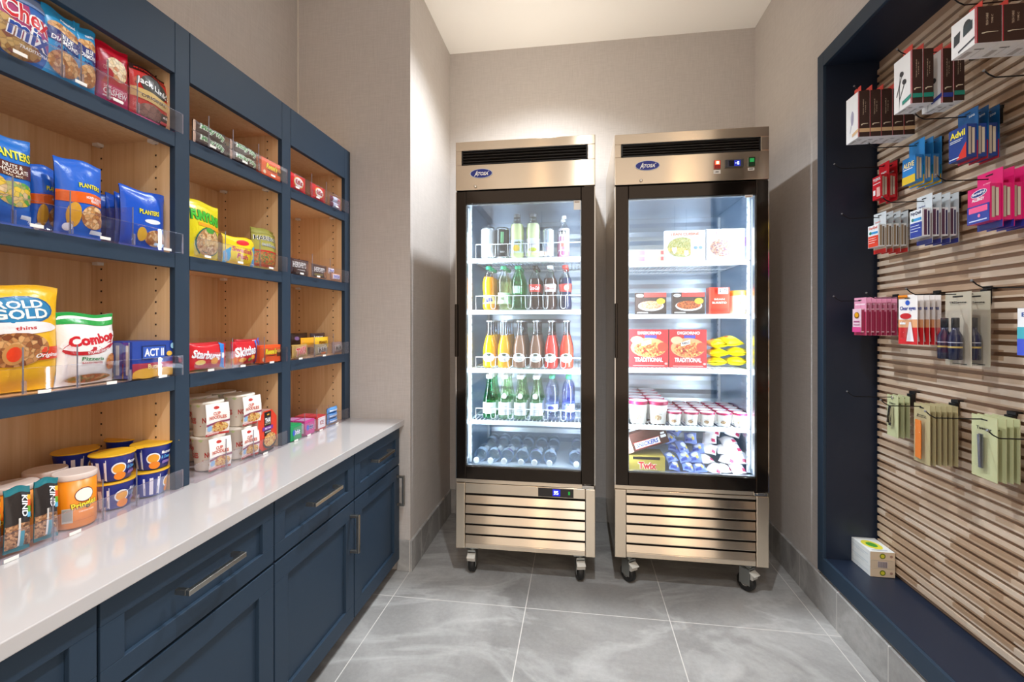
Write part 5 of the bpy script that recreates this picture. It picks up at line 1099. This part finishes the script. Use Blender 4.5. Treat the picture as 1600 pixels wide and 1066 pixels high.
# third row
o = blister('h', .070, .145, '#e39ab4', [R_(0, 1, .0, .62, '#b03a5a'), R_(.1, .9, .8, .84, '#f4d6e0')], .05, .09, .012, .012, '#e8c6d2', [E_(.5, .72, .3, .14, '#8a5a1c'), E_(.5, .74, .22, .1, '#e8a01c'), R_(.15, .85, .42, .48, '#b05a80'), R_(.15, .85, .3, .33, '#b05a80'), R_(0, 1, 0, .22, '#d84a8a')], [R_(.1, .9, .05, .95, '#a83a5a')])
hook(1.930, ZC_, 'holding the pink packs'); hang(o, 1.930, ZC_ + .006, 1.079, 7, .0175, 'pink hang pack, %s on its hook', 'hanging pack', 'pink packs')
EYE = [R_(0, 1, 0, .34, '#d8262c'), R_(0, 1, .34, .5, '#e8a878'), T('Clear eyes', .5, .72, .84, .1, '#1f3f9a', bold=.02), E_(.5, .84, .12, .05, '#2a5fc8'), E_(.4, .57, .3, .06, '#c8262c'), R_(.1, .4, .4, .44, '#ffffff'), R_(0, .5, .93, 1, '#e8881c'), ('P', [(.45, .06), (.85, .06), (.7, .45), (.6, .45)], '#f6eef0')]
o = blister('i', .086, .168, '#f2ece8', EYE, .03, .07, .016, .014, '', [], clear=True)
hook(1.727, ZC_, 'holding the white and red eye drop packs'); hang(o, 1.722, ZC_ + .004, 1.110, 5, .0175, 'white and red eye drop hang pack, %s on its hook', 'hanging pack', 'white and red eye drop packs')
# hair spray pack: card with two navy bottles
b = MB(); cw, ch_ = .098, .218; pm = lambda c: mat(c, .4)
b.box(-cw / 2, cw / 2, 0, .0012, -ch_, 0, pm('#b9b09c')); b.art(lambda u, v, q: Vector((u - cw / 2, -q, v - ch_)), cw, ch_, [R_(.3, .7, .93, .95, '#1b1a1a'), T('TRESemme', .5, .86, .66, .03, '#3a3836'), R_(.2, .8, .83, .833, '#6a6864'), R_(.3, .85, .02, .03, '#2a2a2a')], pm, base=.0004)
o = b.build('hanging_pack')
for x, s_ in ((-.022, .95), (.02, 1)):
    b = MB(); b.lathe([(.014, -.2), (.0165, -.198), (.0165, -.13), (.009, -.115), (.009, -.105)], mat('#141b3c', .2, coat=.4), 16); bb = b.build('travel_bottle', o, (x, -.020, 0))
    b = MB(); b.lathe([(.0092, -.105), (.0092, -.078), (.008, -.076)], mat('#101014', .35), 14); b.build('cap', bb, (0, 0, 0))
    b = MB(); b.lathe([(.0168, -.165), (.0168, -.16)], mat('#b9a05a', .4), 16, cap=False); b.lathe([(.0168, -.15), (.0168, -.148)], mat('#c9ccd8', .4), 16, cap=False); b.build('label', bb, (0, 0, 0))
b = MB(); Fb = lambda u, v: Vector(((u - .5) * .088, -.002 - .038 * min(1, 5 * min(u, 1 - u)) * min(1, 9 * min(v, 1 - v)), -ch_ + .008 + v * .16)); b.grid(Fb, 14, 20, ACRYL); b.build('blister', o, (0, 0, 0))
hook(1.535, ZC_, 'holding the two navy bottle packs'); hang(o, 1.527, ZC_ + .0, 1.118, 2, .045, 'clear pack with two small navy bottles, %s on its hook', 'hanging pack', 'navy bottle packs')
o = blister('j', .07, .19, '#e6edf2', [R_(0, 1, .0, .5, '#2a6fd0')], .06, .12, .024, .012, '#f2f4f6', [T('Eye', .5, .85, .6, .12, '#1f4f9a'), R_(0, 1, .35, .6, '#38b0c0'), R_(0, 1, 0, .35, '#2f4fd0')])
hook(1.31, ZC_ + .004, 'the third row hook nearest the camera', .19); hang(o, 1.31, ZC_ + .004, 1.14, 1, .02, 'white, teal and blue hang pack cut off by the photo edge', 'hanging pack', None)
# fourth row
GREEN = '#bdbf92'
def card2(w, h, title, extra): return (w, h, title, extra)
def flat(w, h, title, col=GREEN, sub=None):
    b = MB(); b.box(-w / 2, w / 2, 0, .0018, -h, 0, mat(col, .55))
    sp = [R_(.36, .64, .93, .95, '#1b1a1a'), T(title, .5, .8, .6, .05, '#2b2a24', bold=.02)]
    b.art(lambda u, v, q: Vector((u - w / 2, -q, v - h)), w, h, sp, lambda c: mat(c, .5), base=.0004); return b.build('hanging_pack')
def bl(o, bw, bh, bd, z0, x=0):
    b = MB(); b.grid(lambda u, v: Vector((x + (u - .5) * bw, -.0015 - bd * min(1, 5 * min(u, 1 - u)) * min(1, 8 * min(v, 1 - v)), z0 + v * bh)), 12, 14, ACRYL); b.build('blister', o, (0, 0, 0))
o = flat(.062, .15, 'Clipper'); b = MB(); b.box(-.008, .008, -.009, -.003, -.11, -.04, CHROME); b.box(-.007, .007, -.013, -.010, -.10, -.045, CHROME, rot=Matrix.Rotation(R(-6), 3, 'X')); b.lathe([(.004, -.014), (.004, -.002)], CHROME, 10); b.build('nail_clipper', o, (0, 0, 0)); bl(o, .034, .09, .016, -.12)
hook(1.841, ZD, 'holding the nail clipper packs'); hang(o, 1.838, ZD + .002, 1.135, 3, .018, 'pale green nail clipper pack, %s on its hook', 'hanging pack', 'nail clipper packs')
o = flat(.070, .19, 'Emery\nBoards', '#b3a67c')
b = MB()
for k in range(3): b.box(-.021 + k * .011, -.012 + k * .011, -.006 - .002 * k, -.004 - .002 * k, -.175, -.052, mat('#e8822a', .6))
b.build('nail_file', o, (0, 0, 0)); bl(o, .05, .14, .014, -.183)
hook(1.652, ZD, 'holding the orange nail file packs'); hang(o, 1.648, ZD + .002, 1.103, 6, .0155, 'green card pack of orange nail files, %s on its hook', 'hanging pack', 'orange nail file packs')
o = flat(.086, .175, 'Tweezer'); b = MB(); b.box(-.006, .006, -.010, -.006, -.145, -.05, mat('#7a7a82', .3, .8)); b.box(-.004, .004, -.013, -.010, -.14, -.052, mat('#8a8a92', .3, .8), rot=Matrix.Rotation(R(2), 3, 'X')); b.build('tweezer', o, (0, 0, 0)); bl(o, .04, .125, .014, -.155)
hook(1.458, ZD, 'holding the tweezer packs'); hang(o, 1.452, ZD + .004, 1.128, 4, .0175, 'pale green tweezer pack, %s on its hook', 'hanging pack', 'tweezer packs')
o = flat(.07, .16, 'Lint', '#d9d5cc')
b = MB()
for (x, z) in ((.012, -.10), (-.014, -.135), (.016, -.14)):
    prof = [(.0145 * math.sin(math.pi * i / 8) + .0004, -.0145 * math.cos(math.pi * i / 8)) for i in range(9)]; m_ = MB(); m_.lathe(prof, mat('#f0791a', .5), 14); m_.build('foam_ball', o, (x, -.018, z))
bl(o, .062, .09, .034, -.158)
hook(1.265, ZD - .01, 'the fourth row hook nearest the camera', .19); hang(o, 1.262, ZD - .008, 1.13, 2, .04, 'white card pack with orange foam balls, %s on its hook', 'hanging pack', 'orange foam ball packs')
# accessory boxes on the top row
def tbox(w, h, d, band, icon):
    """w along the wall, d along the hook"""
    b = MB(); dk = '#3a241d'; pm = lambda c: mat(c, .45)
    b.box(-w / 2, w / 2, 0, d, -h, 0, pm('#eceae8'))
    if icon == 'cable': Fs = [R_(.3, .34, .1, .6, '#3a3a42', .3), E_(.45, .68, .1, .06, '#26262c', 50), E_(.6, .5, .1, .06, '#26262c', 50), ('P', [(.3, .2), (.34, .2), (.66, .5), (.62, .5)], '#26262c'), ('P', [(.15, .3), (.19, .3), (.5, .68), (.46, .68)], '#26262c')]
    elif icon == 'charger': Fs = [('P', [(.1, .3), (.35, .36), (.38, .68), (.12, .62)], '#2a3034'), E_(.66, .68, .16, .16, '#20262a'), ('P', [(.5, .42), (.86, .5), (.86, .75), (.5, .66)], '#23333a'), R_(.3, .95, .12, .17, '#33343c', .12)]
    else: Fs = [E_(.5, .5, .12, .16, '#a9a4b8'), ('P', [(.3, .2), (.34, .2), (.62, .6), (.58, .6)], '#8f8aa0')]
    Fs = Fs + [R_(.96, 1, 0, 1, '#b4283a')]
    if band: Fs.append(R_(.5, 1, .1, .17, band, .05))
    b.art(lambda u, v, q: Vector((u - w / 2, -q, v - h)), w, h, Fs, pm, base=.0003)
    Rs = [R_(.04, 1, 0, 1, dk), R_(0, .05, 0, 1, '#b4283a'), ('T', 'TECH CABLE', .42, .64, .34 * h / d * 1.0, .09 * d / h * 1.0, '#c9b29a', {'rot': 90}), ('T', 'TYPE C', .62, .64, .24 * h / d, .07 * d / h, '#c9b29a', {'rot': 90}), ('P', [(.2, .24), (.4, .27), (.85, .28), (.85, .29), (.4, .29), (.2, .27)], '#e0d2b8'), E_(.26, .255, .06, .012, '#e0d2b8')]
    if band: Rs.append(R_(.04, 1, .1, .18, band))
    b.art(lambda u, v, q: Vector((w / 2 + q, u, v - h)), d, h, Rs, pm, base=.0003)
    b.art(lambda u, v, q: Vector((u - w / 2, v, -h - q)), w, d, [R_(.1, .5, .15, .4, '#b9b4b0'), R_(.6, .66, .3, .7, '#7a7672'), R_(.15, .7, .6, .64, '#c4c0bc')], pm, base=.0003)
    b.art(lambda u, v, q: Vector((u - w / 2, v, q)), w, d, [R_(0, 1, 0, 1, '#d8402f')], pm, base=.0003)
    b.box(-w / 4, w / 4, d * .5, d * .5 + .0012, 0, .028, mat('#cf3a2c', .4)); return b.build('accessory_box')
hook(1.797, ZT, 'top row, holding five brown boxes with cream bands')
for k in range(5):
    o = tbox(.075, .162, .0348, '#d8b488', 'earphone') if k == 0 else dup(o); o.location = (.979 + .0356 * k, 1.797, ZT - .024); o.rotation_euler = (0, 0, R(-90)); tag(o, 'dark brown accessory box with cream band, %s on the top left hook' % ORD[k], 'box', 'brown boxes with cream bands')
hook(1.575, ZT, 'top row, holding four brown boxes with teal and blue bands')
o1 = tbox(.078, .163, .0285, '#1f8a78', 'cable'); o2 = tbox(.078, .163, .0285, '#2a3f9a', 'cable')
for k, (o, x) in enumerate(((o1, 1.001), (dup(o1), 1.031), (o2, 1.082), (dup(o1), 1.113))):
    o.location = (x, 1.575, ZT - .013 - (.004 if k == 2 else 0)); o.rotation_euler = (0, 0, R(-90 + (2 if k == 2 else 0))); tag(o, 'dark brown cable box with %s band, %s on the middle top hook' % (['teal', 'teal', 'blue', 'teal'][k], ORD[k]), 'box', 'brown cable boxes')
hook(1.352, ZT, 'top row, holding black charger boxes', .2)
for k in range(3):
    o = tbox(.078, .092, .0565, None, 'charger') if k == 0 else dup(o); o.location = (1.0026 + .0575 * k, 1.352, ZT - .038); o.rotation_euler = (0, 0, R(-90)); tag(o, 'black and white charger box, %s on the right top hook' % ORD[k], 'box', 'charger boxes')
# soap cartons on the niche floor
for k in range(3):
    o = carton('soap_carton', .086, .0315, .13, '#e9ebe8', F=[R_(0, 1, 0, 1, '#e3cdb0'), E_(.5, .5, .12, .34, '#6a7a1a'), E_(.5, .5, .08, .22, '#d9cf3a'), E_(.85, .5, .06, .16, '#b08a78')] if k != 1 else [R_(0, 1, 0, 1, '#dcc8ae'), R_(.3, .7, .12, .88, '#cfc3c0')] + [R_(.32 + .04 * q, .335 + .04 * q, .15, .85, '#4a3a52') for q in range(9)], T=[E_(.45, .45, .34, .3, '#e3da4a', 20), E_(.45, .45, .2, .16, '#4f9a3a', 20), R_(.15, .8, .08, .14, '#c8ccd0')], L=[R_(.1, .9, .4, .5, '#cfd6da'), R_(.2, .7, .2, .26, '#cfd6da')])
    o.location = (1.159, 1.933, fz0 + .0012 + .0322 * k); o.rotation_euler = (0, 0, R(0)); tag(o, 'white and tan soap carton on the niche floor, %s of three' % ['bottom', 'middle', 'top'][k], 'box', 'stacked soap cartons')
for ob in bpy.data.objects:
    if ob.get('_w') is not None: del ob['_w']
